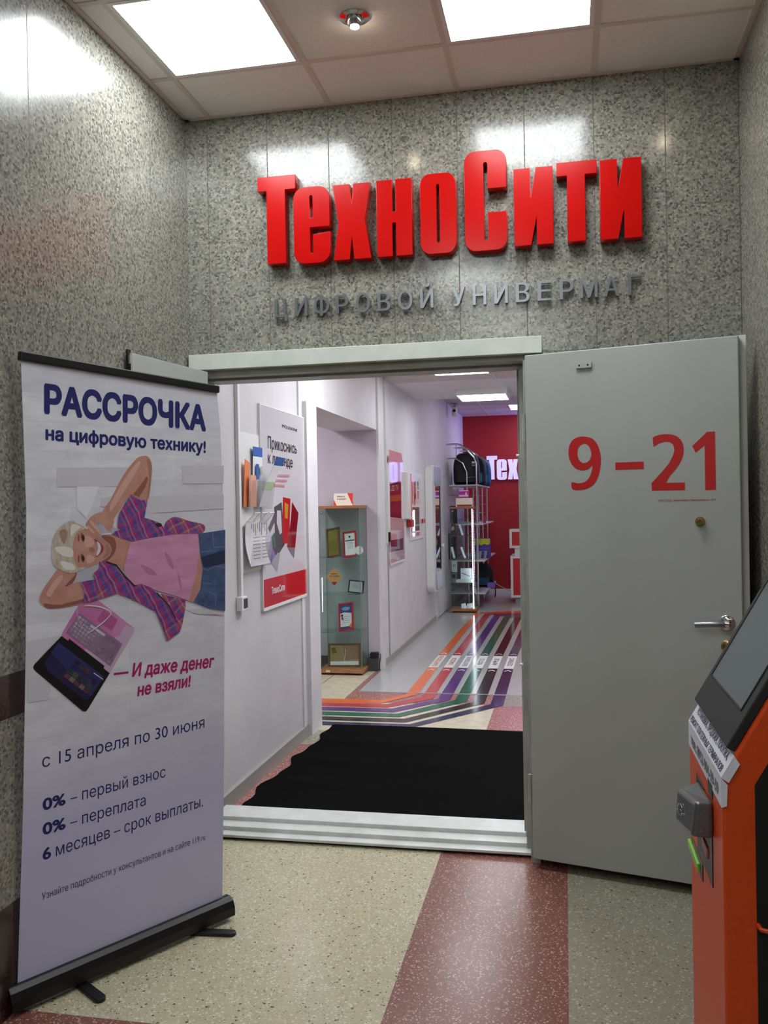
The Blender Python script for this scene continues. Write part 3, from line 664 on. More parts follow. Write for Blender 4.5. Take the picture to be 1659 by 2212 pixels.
tc = [(110, 60, 60), (90, 104, 70), (96, 56, 96), (134, 110, 104), (60, 90, 76), (80, 76, 128)]
for i in range(5):
    for j in range(4):
        x0, y0 = 690-48*j+72*i, 960+62*j+52*i
        if i > 2 and j == 0: continue
        f.y += f.st; f.poly(q5([(x0, y0), (x0+62, y0+46), (x0+22, y0+98), (x0-40, y0+52)]), M('print_tile_%d' % ((i*3+j*2) % 6), tc[(i*3+j*2) % 6], .5))
f.poly(q5([(945, 1145), (1080, 1240), (1072, 1250), (938, 1157)]), KEY)
# lower arm
f.poly(q4(S([(190, 1050), (330, 1070), (320, 1130), (240, 1205), (370, 1160), (420, 1230), (430, 1330), (350, 1362), (180, 1390), (85, 1388), (35, 1350), (20, 1300), (55, 1220), (125, 1120)])), SK)
f.poly(q4(S([(240, 1200), (330, 1100), (325, 1075), (345, 1090), (310, 1170)])), SKD)
f.poly(q4(S([(60, 1350), (200, 1360), (400, 1310), (420, 1330), (300, 1368), (150, 1392), (80, 1388)])), SKD)
f.poly(q4(S([(80, 1260), (160, 1140), (220, 1100), (210, 1150), (150, 1230), (110, 1290)])), SKL)
# raised arm
f.poly(q4(S([(560, 560), (640, 440), (745, 240), (850, 100), (905, 64), (965, 66), (1000, 130), (996, 240), (978, 380), (950, 470), (880, 440), (820, 400), (760, 470), (700, 560), (665, 620), (640, 700), (620, 720), (590, 690), (560, 620)])), SK)
f.poly(q4([(955, 240), (970, 255), (945, 330), (890, 420), (835, 400), (890, 330)]), SKD)
f.poly(q4(S([(960, 90), (1000, 140), (996, 260), (975, 420), (960, 420), (975, 260)])), SKM)
f.poly(q4(S([(640, 480), (760, 270), (860, 130), (900, 110), (880, 170), (790, 320), (690, 480), (640, 540)])), SKL)
# neck, face, hair
f.poly(q4(S([(600, 760), (700, 760), (800, 800), (812, 830), (780, 920), (758, 1060), (700, 1010), (600, 980), (600, 880)])), SK)
f.poly(q4(S([(560, 760), (660, 770), (690, 850), (660, 930), (600, 985), (560, 990), (640, 900), (620, 830)])), SKD)
f.poly(q4(S([(320, 720), (400, 690), (470, 710), (550, 770), (620, 820), (648, 875), (630, 930), (575, 975), (480, 1022), (400, 1045), (345, 1030), (310, 960), (305, 820)])), SK)
f.poly(q4(S([(420, 760), (470, 770), (500, 830), (440, 860), (410, 820)])), SKL); f.poly(q4(S([(430, 930), (480, 930), (500, 970), (440, 1000)])), SKL)
f.poly(q4(S([(600, 830), (640, 870), (625, 925), (570, 960), (600, 900)])), SKM)
f.poly(q4(S([(455, 862), (490, 862), (500, 885), (488, 905), (455, 895)])), SKM)
for cy_ in (775, 955):
    f.poly(q4(S([(385, cy_-45), (408, cy_-20), (415, cy_+15), (400, cy_+38), (382, cy_+10), (378, cy_-20)])), SKD)
    f.poly(q4(S([(390, cy_-26), (408, cy_-8), (408, cy_+14), (396, cy_+26), (388, cy_)])), DK)
    f.poly(q4(S([(362, cy_-35), (370, cy_), (362, cy_+40), (352, cy_+5)])), SKD)
f.poly(q4(S([(512, 795), (545, 815), (578, 860), (565, 905), (515, 945), (512, 930), (535, 880)])), M('print_lips', (150, 70, 78), .5))
f.poly(q4(S([(520, 808), (548, 832), (555, 868), (545, 905), (518, 934), (520, 900), (530, 865)])), WH)
f.poly(q4(S([(498, 785), (525, 800), (505, 810)])), SKD)
f.poly(q4(S([(128, 850), (145, 770), (190, 690), (290, 625), (345, 650), (430, 690), (350, 725), (318, 800), (312, 900), (325, 980), (355, 1030), (420, 1035), (370, 1065), (290, 1085), (190, 1050), (145, 1010), (128, 930)])), HR)
f.poly(q4(S([(190, 720), (240, 700), (262, 740), (235, 830), (205, 790)])), HRD)
f.poly(q4(S([(150, 870), (200, 850), (300, 870), (308, 940), (220, 930)])), HRL); f.poly(q4(S([(300, 660), (380, 680), (330, 720), (290, 760)])), HRL)
f.poly(q4(S([(200, 980), (300, 1000), (330, 1050), (240, 1050)])), HRL)
# phone and hand
f.poly(q4([(400, 668), (425, 668), (445, 700), (430, 702)]), WH); f.poly(q4([(545, 640), (595, 680), (640, 735), (640, 745), (556, 752), (560, 720)]), SHD); f.poly(q4([(556, 740), (640, 732), (642, 745), (556, 752)]), WH)
f.poly(q4(S([(420, 660), (470, 590), (540, 555), (600, 560), (655, 600), (665, 650), (628, 722), (600, 700), (590, 680), (560, 650), (520, 650), (505, 680), (470, 700), (440, 690)])), SK)
for a0, b0 in (((470, 640), (555, 745)), ((455, 660), (520, 748)), ((440, 680), (490, 730))):
    d = np.array(b0)-np.array(a0); nn = np.array([-d[1], d[0]])/np.linalg.norm(d)*11
    a1, b1 = np.array(a0), np.array(b0)
    f.poly(q4(S([tuple(a1+nn), tuple(b1+nn*.8), tuple(b1+d*.06), tuple(b1-nn*.8), tuple(a1-nn)])), SKL if a0[0] != 455 else SK)
# clothes
f.poly(q4(S([(1110, 660), (1150, 612), (1215, 595), (1330, 630), (1450, 660), (1458, 715), (1400, 745), (1200, 758), (1120, 710)])), PL2)
f.poly(q4([(810, 405), (860, 425), (905, 450), (955, 440), (960, 470), (942, 560), (935, 600), (1000, 620), (1080, 650), (1110, 700), (1190, 742), (1100, 768), (950, 790), (830, 808), (740, 782), (650, 745), (685, 715), (740, 700), (700, 690), (700, 640), (715, 560), (760, 480)]), PL1)
f.poly(q4(S([(1030, 650), (1075, 650), (1085, 675), (1050, 680)])), DK)
f.poly(q4([(812, 815), (950, 785), (1180, 748), (1405, 740), (1414, 900), (1390, 1080), (1322, 1325), (1180, 1275), (1050, 1240), (900, 1180), (830, 1195), (762, 1090), (755, 1010), (780, 920)]), PK)
f.poly(q4(S([(900, 1010), (1000, 1050), (1040, 1100), (960, 1090)])), PKD); f.poly(q4(S([(1110, 900), (1170, 960), (1190, 1050), (1140, 1000)])), PKD); f.poly(q4(S([(1220, 1070), (1250, 1150), (1260, 1250), (1235, 1170)])), PKD)
f.poly(q4([(1412, 885), (1440, 1050), (1420, 1230), (1378, 1342), (1322, 1325), (1390, 1080)]), SK)
f.poly(q4([(1405, 740), (1640, 705), (1640, 1415), (1500, 1395), (1360, 1337), (1420, 1230), (1445, 1060), (1425, 930)]), JN)
f.poly(q4([(1430, 945), (1640, 880), (1640, 1000), (1450, 1040)]), JND)
for pts in ([(1440, 1030), (1480, 1060), (1560, 1022), (1640, 1035)], [(1420, 900), (1530, 890)], [(1425, 1165), (1520, 1180)], [(1500, 1250), (1560, 1270), (1555, 1370)], [(1530, 740), (1540, 860), (1640, 850)]): f.line(q4(pts), .003, JNL)
f.poly(q4([(1075, 1262), (1180, 1290), (1292, 1320), (1290, 1400), (1262, 1540), (1240, 1600), (1205, 1480), (1130, 1380)]), PL2)
f.poly(q4([(540, 985), (600, 980), (680, 1020), (740, 1100), (850, 1197), (905, 1178), (990, 1210), (1070, 1290), (1180, 1390), (1220, 1490), (1245, 1595), (1130, 1680), (1080, 1540), (1030, 1420), (900, 1350), (780, 1292), (690, 1262), (600, 1292), (480, 1330), (400, 1345), (410, 1240), (370, 1165), (430, 1150), (500, 1140), (485, 1090), (540, 1040)]), PL1)
f.poly(q4([(1110, 1560), (1235, 1520), (1245, 1595), (1130, 1680)]), PL2); f.poly(q4([(430, 1240), (640, 1220), (690, 1262), (600, 1292), (480, 1330), (440, 1335)]), PL2)
f.line(q4([(600, 985), (690, 1020), (760, 1110), (850, 1200)]), .006, DK); f.line(q4([(1040, 1255), (1150, 1370), (1205, 1480)]), .005, DK)
# earphone cord
f.line(q5(S([(805, 190), (900, 182), (1050, 205), (1180, 270), (1170, 330), (1050, 450), (830, 600), (1040, 445), (1160, 335), (1165, 275), (1050, 215), (900, 190)])), .0022, WH)
f.line(q4([(350, 1365), (345, 1440), (370, 1520), (420, 1590)]), .002, SHD)
f.build('photo_print', ban)

# ================================================================= PAYMENT KIOSK
YK0, YK1, XK = 1.745, 2.19, .28
ko = thing('payment_kiosk', 'orange payment terminal with slanted black screen at the right edge', 'kiosk', (XK, YK1, 0), math.radians(-90))
# local: X from far edge (0) to near edge (.445), Y depth towards the wall, Z up
KW = YK1-YK0
prof = [(0, .02), (0, 1.078), (.215, 1.452), (.30, 1.50), (.40, 1.44), (.462, 1.30), (.462, .02)]
m = MB(); m.prism([(-.0+p[0], p[1]) for p in prof], 0, KW, ORANGE, 'x')
# prism along x with (y,z) profile
body = fixn(m.build('body', ko, bevel=.006, seg=3))
m = MB(); m.box(.02, KW-.02, .02, .44, 0, .02, BLACKM); m.build('plinth', ko)
# recessed dark side panel seen on the near side
sp = [(.058, .12), (.058, 1.067), (.235, 1.375), (.30, 1.41), (.36, 1.38), (.41, 1.28), (.41, .12)]
m = MB(); m.prism(sp, KW-.002, KW+.0015, BLACKM, 'x'); fixn(m.build('side_panel', ko))
m = MB(); m.tube([(KW+.001, .060, .806), (KW+.02, .062, .806), (KW+.022, .078, .804)], .0045, ORANGE, 10); m.build('side_latch', ko, True)
sl = np.array([.215, .374]); sl /= np.linalg.norm(sl); nn = np.array([-sl[1], sl[0]])     # outward normal of the slope in (y,z)
def slp(s, h): q = np.array([0, 1.078])+sl*s+nn*h; return (float(q[0]), float(q[1]))
BZ = M('screen_bezel', (36, 39, 37), .6, spec=.3); SCR = M('screen_glass', (88, 98, 98), .4, spec=.3)
m = MB(); s0, s1 = .052, .43
y0, z0 = slp(s0, .0); y1, z1 = slp(s1, .0); y2, z2 = slp(s0, .018); y3, z3 = slp(s1, .018)
m.hexa([(.012, y0, z0), (KW-.012, y0, z0), (.012, y1, z1), (KW-.012, y1, z1), (.012, y2, z2), (KW-.012, y2, z2), (.012, y3, z3), (KW-.012, y3, z3)], BZ); fixn(m.build('screen_bezel', ko, bevel=.003))
m = MB(); y0, z0 = slp(s0+.072, .0185); y1, z1 = slp(s1-.03, .0185)
m.add([(.045, y0, z0), (KW-.05, y0, z0), (KW-.05, y1, z1), (.045, y1, z1)], [(0, 1, 2, 3)], SCR); m.build('touch_screen', ko)
m = MB()
for a, b in (((.045, s0+.072), (KW-.05, s0+.072)), ((.045, s0+.072), (.045, s1-.03)), ((KW-.05, s0+.072), (KW-.05, s1-.03))):
    p, q = (a[0], *slp(a[1], .0186)), (b[0], *slp(b[1], .0186)); m.tube([p, q], .0022, BLACKM, 6)
m.build('screen_rim', ko)
# paper sticker folded over the bend
ST = M('sticker_paper', (212, 212, 220), .5)
stk = MB(); e0, e1 = -.001, KW+.001; h = .0012
pa = (slp(.048, h), slp(.0, h), (-h, 1.022), )
for (u0, v0), (u1, v1) in zip(pa, pa[1:]): stk.add([(e0, u0, v0), (e1, u0, v0), (e1, u1, v1), (e0, u1, v1)], [(0, 3, 2, 1)], ST)
q0, q1 = slp(.046, 0), slp(.0, 0)
stk.add([(KW+.0016, *slp(.048, h)), (KW+.004, slp(.040, -.014)[0], slp(.040, -.014)[1]), (KW+.003, .012, 1.07), (KW+.0016, -h, 1.078)], [(0, 1, 2, 3)], ST)
stk.add([(KW+.0016, -h, 1.078), (KW+.003, .010, 1.066), (KW+.003, .008, 1.026), (KW+.0016, -h, 1.022)], [(0, 1, 2, 3)], ST)
stk.build('paper_sticker', ko)
def ktext(mb, txt, x0, x1, sa, sb, bold, mat, vertical=False):
    vs, fs = text_mesh(txt, bold); ch = cap_height(bold); a = min(v[0] for v in vs); b = max(v[0] for v in vs); out = []
    for v in vs:
        u = x0+(v[0]-a)/(b-a)*(x1-x0); w = v[1]/ch
        if vertical: out.append((u, -h-.0006-v[2], sa+(sb-sa)*w))
        else: out.append((u, *slp(sa+(sb-sa)*w, h+.0006+v[2])))
    mb.add(out, fs, mat)
INK = M('sticker_ink', (44, 36, 84), .5); INK2 = M('sticker_ink_grey', (104, 104, 112), .5)
m = MB(); ktext(m, 'УСТАНОВКА, ПРОДАЖА, ПОКУПКА,', .03, KW-.025, .029, .044, .03, INK); ktext(m, 'РЕМОНТ ПЛАТЕЖНЫХ ТЕРМИНАЛОВ', .01, KW-.02, .004, .018, .03, INK)
ktext(m, 'тел.: 8952-904-59-59', .04, KW-.03, 1.034, 1.060, .03, INK2, True); m.build('lettering', ko)
# silver bill acceptor
def KL(px, py, y): q = P(px, py, 'y', y); return (YK1-q[1], q[0]-XK, q[2])
def kx(X, Y): return (1440+X/4.708, 1480+Y/4.708)
ACC = noisy('acceptor_grey_metal', (118, 122, 124), (104, 108, 110), 80, .3, metal=.6)
fn = [KL(*kx(290, 1185), 1.845), KL(*kx(250, 1545), 1.845)]; ff = [KL(*kx(104, 1058), 2.02), KL(*kx(88, 1380), 2.02)]
bn_ = [(YK1-1.845, -.001, 1.0), (YK1-1.845, -.001, .925)]; bf = [(YK1-2.03, -.001, .985), (YK1-2.03, -.001, .885)]
m = MB(); m.hexa([ff[1], fn[1], bf[1], bn_[1], ff[0], fn[0], bf[0], bn_[0]], ACC); acc = fixn(m.build('bill_acceptor', ko, bevel=.008, seg=4))
lk = np.array(KL(*kx(345, 1455), 1.8448)); m = MB(); m.lathe(tuple(lk), [(0.0085, 0), (.0085, .0015), (.006, .002), (.005, .0005), (0, .0005)], STEEL, 'x'); m.build('lock', acc, True)
c0 = (np.array(ff[0])+np.array(ff[1])+np.array(fn[0])+np.array(fn[1]))/4; 
ex_ = np.array(fn[0])-np.array(ff[0]); ez_ = np.array(ff[0])-np.array(ff[1]); no = np.cross(ex_, ez_); no /= np.linalg.norm(no)
if no[1] > 0: no = -no
c0 = c0-ex_*.18+no*.0022; m = MB(); pts = []
for k in range(20):
    a = math.radians(30+300*k/19); pts.append(tuple(c0+ex_*.13*math.cos(a)+ez_*.17*math.sin(a)))
m.tube(pts, .0011, CHROME, 6); m.tube([tuple(c0-ez_*.05), tuple(c0+ez_*.17)], .0011, CHROME, 6); m.tube([tuple(c0), tuple(c0+ex_*.13)], .0011, CHROME, 6); m.build('emblem', acc)
def plate(name, ya, yb, za, zb, mat, off, label=None):
    m = MB(); x0, x1 = YK1-ya, YK1-yb
    m.box(min(x0, x1), max(x0, x1), -off, -.0005, za, zb, mat); o = m.build(name, ko, bevel=.002)
    if label: o['label'] = label
PLT = M('slot_plate_black', (44, 42, 42), .35)
plate('slot_plate', 2.165, 1.998, .775, .812, PLT, .002); plate('slot_plate', 2.07, 1.862, .820, .925, PLT, .002)
plate('slot_plate', 2.07, 1.96, .965, .99, PLT, .002); plate('slot_plate', 1.905, 1.85, 1.00, 1.03, PLT, .002)
plate('coin_slot', 2.185, 2.035, .782, .800, M('slot_green', (130, 200, 50), .25), .008, 'bright green coin slot'); plate('return_slot', 1.975, 1.905, .862, .884, M('slot_red', (190, 90, 80), .3), .006, 'red lit slot edge')

# ================================================================= DOORMAT
mm = MB(); MAT = noisy('mat_ribbed_black', (11, 11, 11), (6, 6, 6), 90, .95, bump=.6); MAT.node_tree.nodes['Principled BSDF'].inputs['Specular IOR Level'].default_value = .05
tt = NT(MAT); 
nx, ny = 26, 34; vs = []; fs = []
for j in range(ny+1):
    v = j/ny; y = 4.33+v*(6.22-4.33)
    xl = -1.735+.06*v+(.018*math.sin(v*19)+.012*math.sin(v*41+1)); 
    for i in range(nx+1):
        u = i/nx; x = xl+u*(1.0-xl)
        vs.append((x, y+.01*math.sin(u*7), .010+.006*max(0, math.sin(v*26+u*2))*max(0, 1-u*2.2)))
n0 = len(vs); vs += [(a, b, .001) for a, b, c in vs]
for j in range(ny):
    for i in range(nx):
        k = j*(nx+1)+i; fs.append((k, k+1, k+nx+2, k+nx+1)); fs.append((n0+k, n0+k+nx+1, n0+k+nx+2, n0+k+1))
per = [i for i in range(nx+1)]+[j*(nx+1)+nx for j in range(1, ny+1)]+[ny*(nx+1)+i for i in range(nx-1, -1, -1)]+[j*(nx+1) for j in range(ny-1, 0, -1)]
for a, b in zip(per, per[1:]+per[:1]): fs.append((a, n0+a, n0+b, b))
mm.add(vs, fs, MAT); tag(mm.build('doormat', smooth=True), 'wide black ribbed doormat lying just inside the shop door', 'doormat')

# ================================================================= FLOOR STRIPES
c3 = lambda X, Y: tuple(P(640+X/3.318, 1380+Y/3.318, 'z', 0)[:2])
SCOL = [('orange', (236, 110, 44)), ('red', (196, 50, 60)), ('purple', (96, 52, 120)), ('green', (30, 98, 74)), ('dark brown', (42, 32, 34)), ('navy blue', (42, 42, 74))]
SL = ['СМАРТФОНЫ', 'КАССА', 'БЫТОВАЯ', 'ФОТО', 'APPLE', 'СЕРВИС']
yT = [7.105, 6.961, 6.815, 6.655, 6.50, 6.345]; yBt = [6.985, 6.845, 6.695, 6.545, 6.39, 6.24]
b1 = [(-1.518, -1.482), (-1.431, -1.403), (-1.358, -1.323), (-1.285, -1.253), (-1.204, -1.176), (-1.137, -1.109)]
XS = [(-1.344, -1.250), (-1.194, -1.100), (-1.048, -.955), (-.903, -.812), (-.757, -.664), (-.605, -.512)]
b2y = [(7.343, 7.36), (7.25, 7.20), (7.214, 7.164), (7.179, 7.13), (7.12, 7.082), (7.061, 7.025)]
yend = [13.03, 12.9, 12.75, 12.6, 12.45, 12.3]
for i, (nm, rgb) in enumerate(SCOL):
    mat = noisy('stripe_vinyl_'+nm.replace(' ', '_'), rgb, tuple(int(c*.9+8) for c in rgb), 50, .13)
    (xa, xb), (b0, b1_), (ya, yb) = XS[i], b1[i], b2y[i]
    up_dx = .115*(0.92**i)            # sideways drift of the stripes over the long run
    ye = yend[i]; xe0, xe1 = xa+.015+.006*i, xb+.015+.006*i
    if i < 4: pass
    st = MB(); z = .0025
    def quad(a, b, c, d): st.add([(*a, z), (*b, z), (*c, z), (*d, z)], [(0, 1, 2, 3)], mat)
    quad((-4.2, yBt[i]), (b1_, yBt[i]), (b0, yT[i]), (-4.2, yT[i]))
    quad((b1_, yBt[i]), (xb+.008, yb), (xa-.002, ya), (b0, yT[i]))
    quad((xb+.008, yb), (xb, 8.60), (xa, 8.60), (xa-.002, ya))
    quad((xb, 9.31), (xe1+.0, ye-.14), (xe0, ye), (xa, 9.31))
    # far bend to the right
    quad((xe1, ye-.14), (1.2, ye+.75), (1.2, ye+.95), (xe0, ye))
    w = xb-xa; xm = (xa+xb)/2
    o = st.build('floor_stripe'); tag(o, '%s wayfinding stripe on the shop floor marked %s' % (nm, SL[i]) if i < 5 else 'navy blue wayfinding stripe nearest the doormat marked СЕРВИС', 'floor marking', 'coloured wayfinding stripes')
    m = MB(); m.add([(xa, 8.60, z), (xb, 8.60, z), (xb, 9.31, z), (xa, 9.31, z)], [(0, 1, 2, 3)], WHITEP); m.build('label_panel', o)
    vs, fs = text_mesh(SL[i], .01); x0 = min(v[0] for v in vs); x1 = max(v[0] for v in vs); ch = cap_height(.01)
    ln = {9: .60, 5: .38, 7: .52, 4: .34, 6: .44}[len(SL[i])]
    m = MB(); m.add([(xb-w*.24-v[1]/ch*w*.52, 8.955-ln/2+(v[0]-x0)/(x1-x0)*ln, z+.0008+v[2]) for v in vs], fs, mat); m.build('lettering', o)
    for yy in (8.44, 9.38):
        m = MB()
        for sx_ in (-1, 1): m.add([(xm, yy+.05, z+.0006), (xm, yy+.08, z+.0006), (xm+sx_*w*.36, yy+.03, z+.0006), (xm+sx_*w*.36, yy, z+.0006)], [(0, 1, 2, 3)], WHITEP)
        m.build('arrow_mark', o)

# ================================================================= LEFT WALL ITEMS (local frame: X = +y, -Y = +x)
PW = Plane((XI, 0, 0), (0, 1)); RZ = math.radians(90)
def wall_thing(name, label, cat, y, z, group=None, off=.0): return thing(name, label, cat, (XI+off, y, z), RZ, group)
# cable duct
t = wall_thing('cable_duct', 'white vertical cable duct ending in a small switch box', 'cable duct', 4.66, 0)
m = MB(); m.box(-.016, .016, -.022, -.0005, 1.11, 2.9, WHITEP); m.build('duct', t, bevel=.002)
m = MB(); m.box(-.045, .045, -.036, -.0005, 1.03, 1.11, WHITEP); m.build('switch_box', t, bevel=.004)
m = MB(); m.box(-.02, .038, -.038, -.036, 1.045, 1.098, M('switch_dark', (60, 64, 66), .3)); m.build('switch', t)
# leaflet board
pb = lambda X, Y, off=0: PW.L(480+X/5.53, 940+Y/5.53, off)
t = wall_thing('leaflet_board', 'white wall board with clear leaflet pockets beside the large poster', 'leaflet holder', 0, 0, off=.0)
BX0, BX1 = pb(195, 150)[0], 5.065
m = MB(); m.box(BX0, BX1, -.006, -.0005, 1.235, 2.035, WHITEP); m.build('backboard', t, bevel=.001)
PKT = glass('clear_acrylic', (240, 240, 240), .05)
m = MB(); za, zb = 1.60, 1.74
m.add([(BX0+.01, -.05, za), (BX1+.05, -.05, za), (BX1+.05, -.075, zb+.02), (BX0+.01, -.075, zb+.02)], [(0, 1, 2, 3)], PKT)
m.box(BX0+.01, BX1+.05, -.05, -.006, za-.004, za, PKT); m.build('pocket', t)
m = MB(); m.add([(BX0+.01, -.05, 1.26), (BX1+.02, -.05, 1.26), (BX1+.02, -.07, 1.40), (BX0+.01, -.07, 1.40)], [(0, 1, 2, 3)], PKT); m.build('pocket', t)
for k in range(3):
    x0 = BX0+.02+k*.125; m = MB()
    m.add([(x0, -.012, 1.50), (x0+.10, -.012, 1.50), (x0+.11, -.075, 1.575), (x0+.02, -.075, 1.575)], [(0, 1, 2, 3)], PKT)
    m.tube([(x0, -.012, 1.50), (x0+.10, -.012, 1.50), (x0+.11, -.075, 1.575), (x0+.02, -.075, 1.575), (x0, -.012, 1.50)], .0025, WHITEP, 6); m.build('card_pocket', t)
def leaflet(label, pts, mats, lean=.0, group='leaflets in the wall board'):
    # pts: local (x, z) quad, y front offset at bottom / top
    t = wall_thing('leaflet', label, 'leaflet', 0, 0, group); (x0, z0), (x1, z1), (x2, z2), (x3, z3), yb_, yt_ = pts
    m = MB(); n = 6
    for k in range(n):
        a, b = k/n, (k+1)/n
        def pt(u, s): 
            xx = (x0+(x3-x0)*u) if s == 0 else (x1+(x2-x1)*u); zz = (z0+(z3-z0)*u) if s == 0 else (z1+(z2-z1)*u)
            return (xx, yb_+(yt_-yb_)*u+.012*math.sin(u*math.pi)*lean, zz)
        vv = [pt(a, 0), pt(a, 1), pt(b, 1), pt(b, 0)]
        m.add(vv+[(p[0], p[1]+.002, p[2]) for p in vv], [(0, 1, 2, 3), (7, 6, 5, 4), (0, 4, 5, 1), (1, 5, 6, 2), (2, 6, 7, 3), (3, 7, 4, 0)], mats[min(int(a*len(mats)), len(mats)-1)])
    m.build('sheet', t); return t
OR = M('leaflet_orange', (226, 128, 74), .5); BLU = M('leaflet_blue', (38, 92, 170), .5); LW = M('leaflet_white', (228, 226, 228), .5); GRN = M('leaflet_green', (170, 190, 150), .5); ORL = M('leaflet_peach', (228, 168, 136), .5)
leaflet('orange leaflet at the left of the upper pocket', ((BX0+.01, 1.61), (BX0+.09, 1.61), (BX0+.10, 1.86), (BX0+.02, 1.88), -.02, -.03), [OR, OR, OR])
leaflet('peach leaflet in front of the orange one', ((BX0+.06, 1.61), (BX0+.17, 1.61), (BX0+.14, 1.79), (BX0+.05, 1.79), -.04, -.05), [ORL, ORL])
t = leaflet('upright leaflet with a blue header band behind the pocket', ((BX0+.17, 1.62), (BX0+.33, 1.62), (BX0+.33, 1.96), (BX0+.17, 1.96), -.015, -.025), [LW, LW, LW, LW, LW, BLU])
f = Flat(-.030); f.poly([(BX0+.20, 1.77), (BX0+.25, 1.77), (BX0+.25, 1.86), (BX0+.20, 1.86)], BLU); f.poly([(BX0+.27, 1.80), (BX0+.31, 1.80), (BX0+.31, 1.85), (BX0+.27, 1.85)], GRN); f.build('print', t)
t = leaflet('blue headed leaflet flopping forward out of the pocket', ((BX0+.20, 1.61), (BX0+.35, 1.61), (BX0+.42, 1.90), (BX0+.27, 1.90), -.045, -.14), [LW, LW, GRN, LW, LW, BLU], 1)
t = leaflet('long white booklet with coloured stripes in the lower pocket', ((BX0+.035, 1.27), (BX0+.37, 1.27), (BX0+.36, 1.50), (BX0+.02, 1.53), -.048, -.03), [LW, LW, LW], 1.5)
f = Flat(-.052)
for k in range(9): x = BX0+.04+k*.032; f.poly([(x, 1.515-.02*(k % 3)-.03), (x+.009, 1.515-.02*(k % 3)-.03), (x+.009, 1.513), (x, 1.513)], [DK, NAVY, M('print_red2', (170, 50, 50), .5), M('print_green2', (60, 90, 50), .5)][k % 4])
for k in range(7):
    for j in (0, 1): z = 1.43-.02*k; f.poly([(BX0+.06+.15*j, z), (BX0+.18+.15*j, z), (BX0+.18+.15*j, z+.005), (BX0+.06+.15*j, z+.005)], M('print_text_grey', (150, 148, 154), .5))
f.build('print', t)
# big poster
PX0, PX1, PZ0, PZ1 = 5.03, 5.93, 1.0, 2.222
t = wall_thing('wall_poster', 'tall glossy poster reading Прикоснись к легенде with open notebooks', 'poster', 0, 0)
m = MB(); m.box(PX0, PX1, -.014, -.010, PZ0, PZ1, M('poster_paper', (216, 214, 220), .04, coat=1)); m.build('sheet', t)
m = MB(); 
for a in ((PX0-.006, PX0, PZ0-.006, PZ1+.006), (PX1, PX1+.006, PZ0-.006, PZ1+.006), (PX0, PX1, PZ0-.02, PZ0), (PX0, PX1, PZ1, PZ1+.006)): m.box(a[0], a[1], -.016, -.0005, a[2], a[3], WHITEP)
m.build('edge_frame', t)
f = Flat(-.0142)
gg = lambda c, n_: M('poster_'+n_, c, .06, coat=1)
f.poly([(PX0, PZ0), (PX1, PZ0), (PX1, PZ0+.17), (PX0, PZ0+.17)], gg((206, 40, 50), 'red'))
pp = lambda pts: [pb(x, y, .0145) for x, y in pts]
f.poly(pp([(620, 860), (710, 800), (745, 1310), (650, 1460), (560, 1400), (630, 1180)]), gg((78, 76, 80), 'grey')); f.poly(pp([(548, 1110), (620, 940), (640, 1010), (570, 1165)]), gg((96, 96, 104), 'grey2'))
f.poly(pp([(655, 900), (700, 900), (715, 1160), (690, 1190), (650, 1050)]), gg((214, 212, 216), 'light'))
f.poly(pp([(725, 740), (815, 760), (800, 1290), (735, 1300), (715, 1180)]), gg((196, 40, 46), 'red2')); f.poly(pp([(745, 800), (790, 830), (780, 1000), (750, 990)]), gg((210, 160, 50), 'yellow'))
f.poly(pp([(835, 800), (910, 930), (870, 1350), (775, 1340), (820, 1010)]), gg((136, 20, 32), 'darkred')); f.poly(pp([(780, 1345), (870, 1350), (855, 1475)]), gg((120, 112, 118), 'grey3'))
f.poly(pp([(585, 1215), (625, 1160), (640, 1330), (600, 1340)]), gg((70, 118, 104), 'teal')); f.poly(pp([(600, 1340), (645, 1450), (660, 1490), (580, 1520), (570, 1480)]), gg((150, 124, 190), 'violet'))
f.poly(pp([(525, 1460), (560, 1350), (585, 1215), (600, 1340), (572, 1500)]), gg((170, 176, 196), 'blue')); f.poly(pp([(580, 1520), (660, 1400), (690, 1420), (655, 1635)]), gg((172, 170, 178), 'grey4'))
tg = gg((60, 58, 64), 'ink')
f.text('Прикоснись', pb(543, 160, .0145), pb(888, 225, .0145), pb(543, 5, .0145), pb(888, 100, .0145), tg, .012); f.text('к легенде', pb(545, 335, .0145), pb(838, 390, .0145), pb(545, 195, .0145), pb(838, 265, .0145), tg, .012)
f.text('MOLESKINE', PW.L(609, 923, .0145), PW.L(641.5, 933, .0145), PW.L(609, 916, .0145), PW.L(641.5, 927, .0145), tg, .01)
for k in range(3): f.poly(pp([(580, 465+58*k), (800-30*k, 475+60*k), (800-30*k, 500+60*k), (580, 492+58*k)]), gg((214, 150, 158), 'pinktext'))
f.text('ТехноСити', (PX0+.14, PZ0+.07), (PX0+.40, PZ0+.07), (PX0+.14, PZ0+.115), (PX0+.40, PZ0+.115), WH, .02)
f.build('print', t)
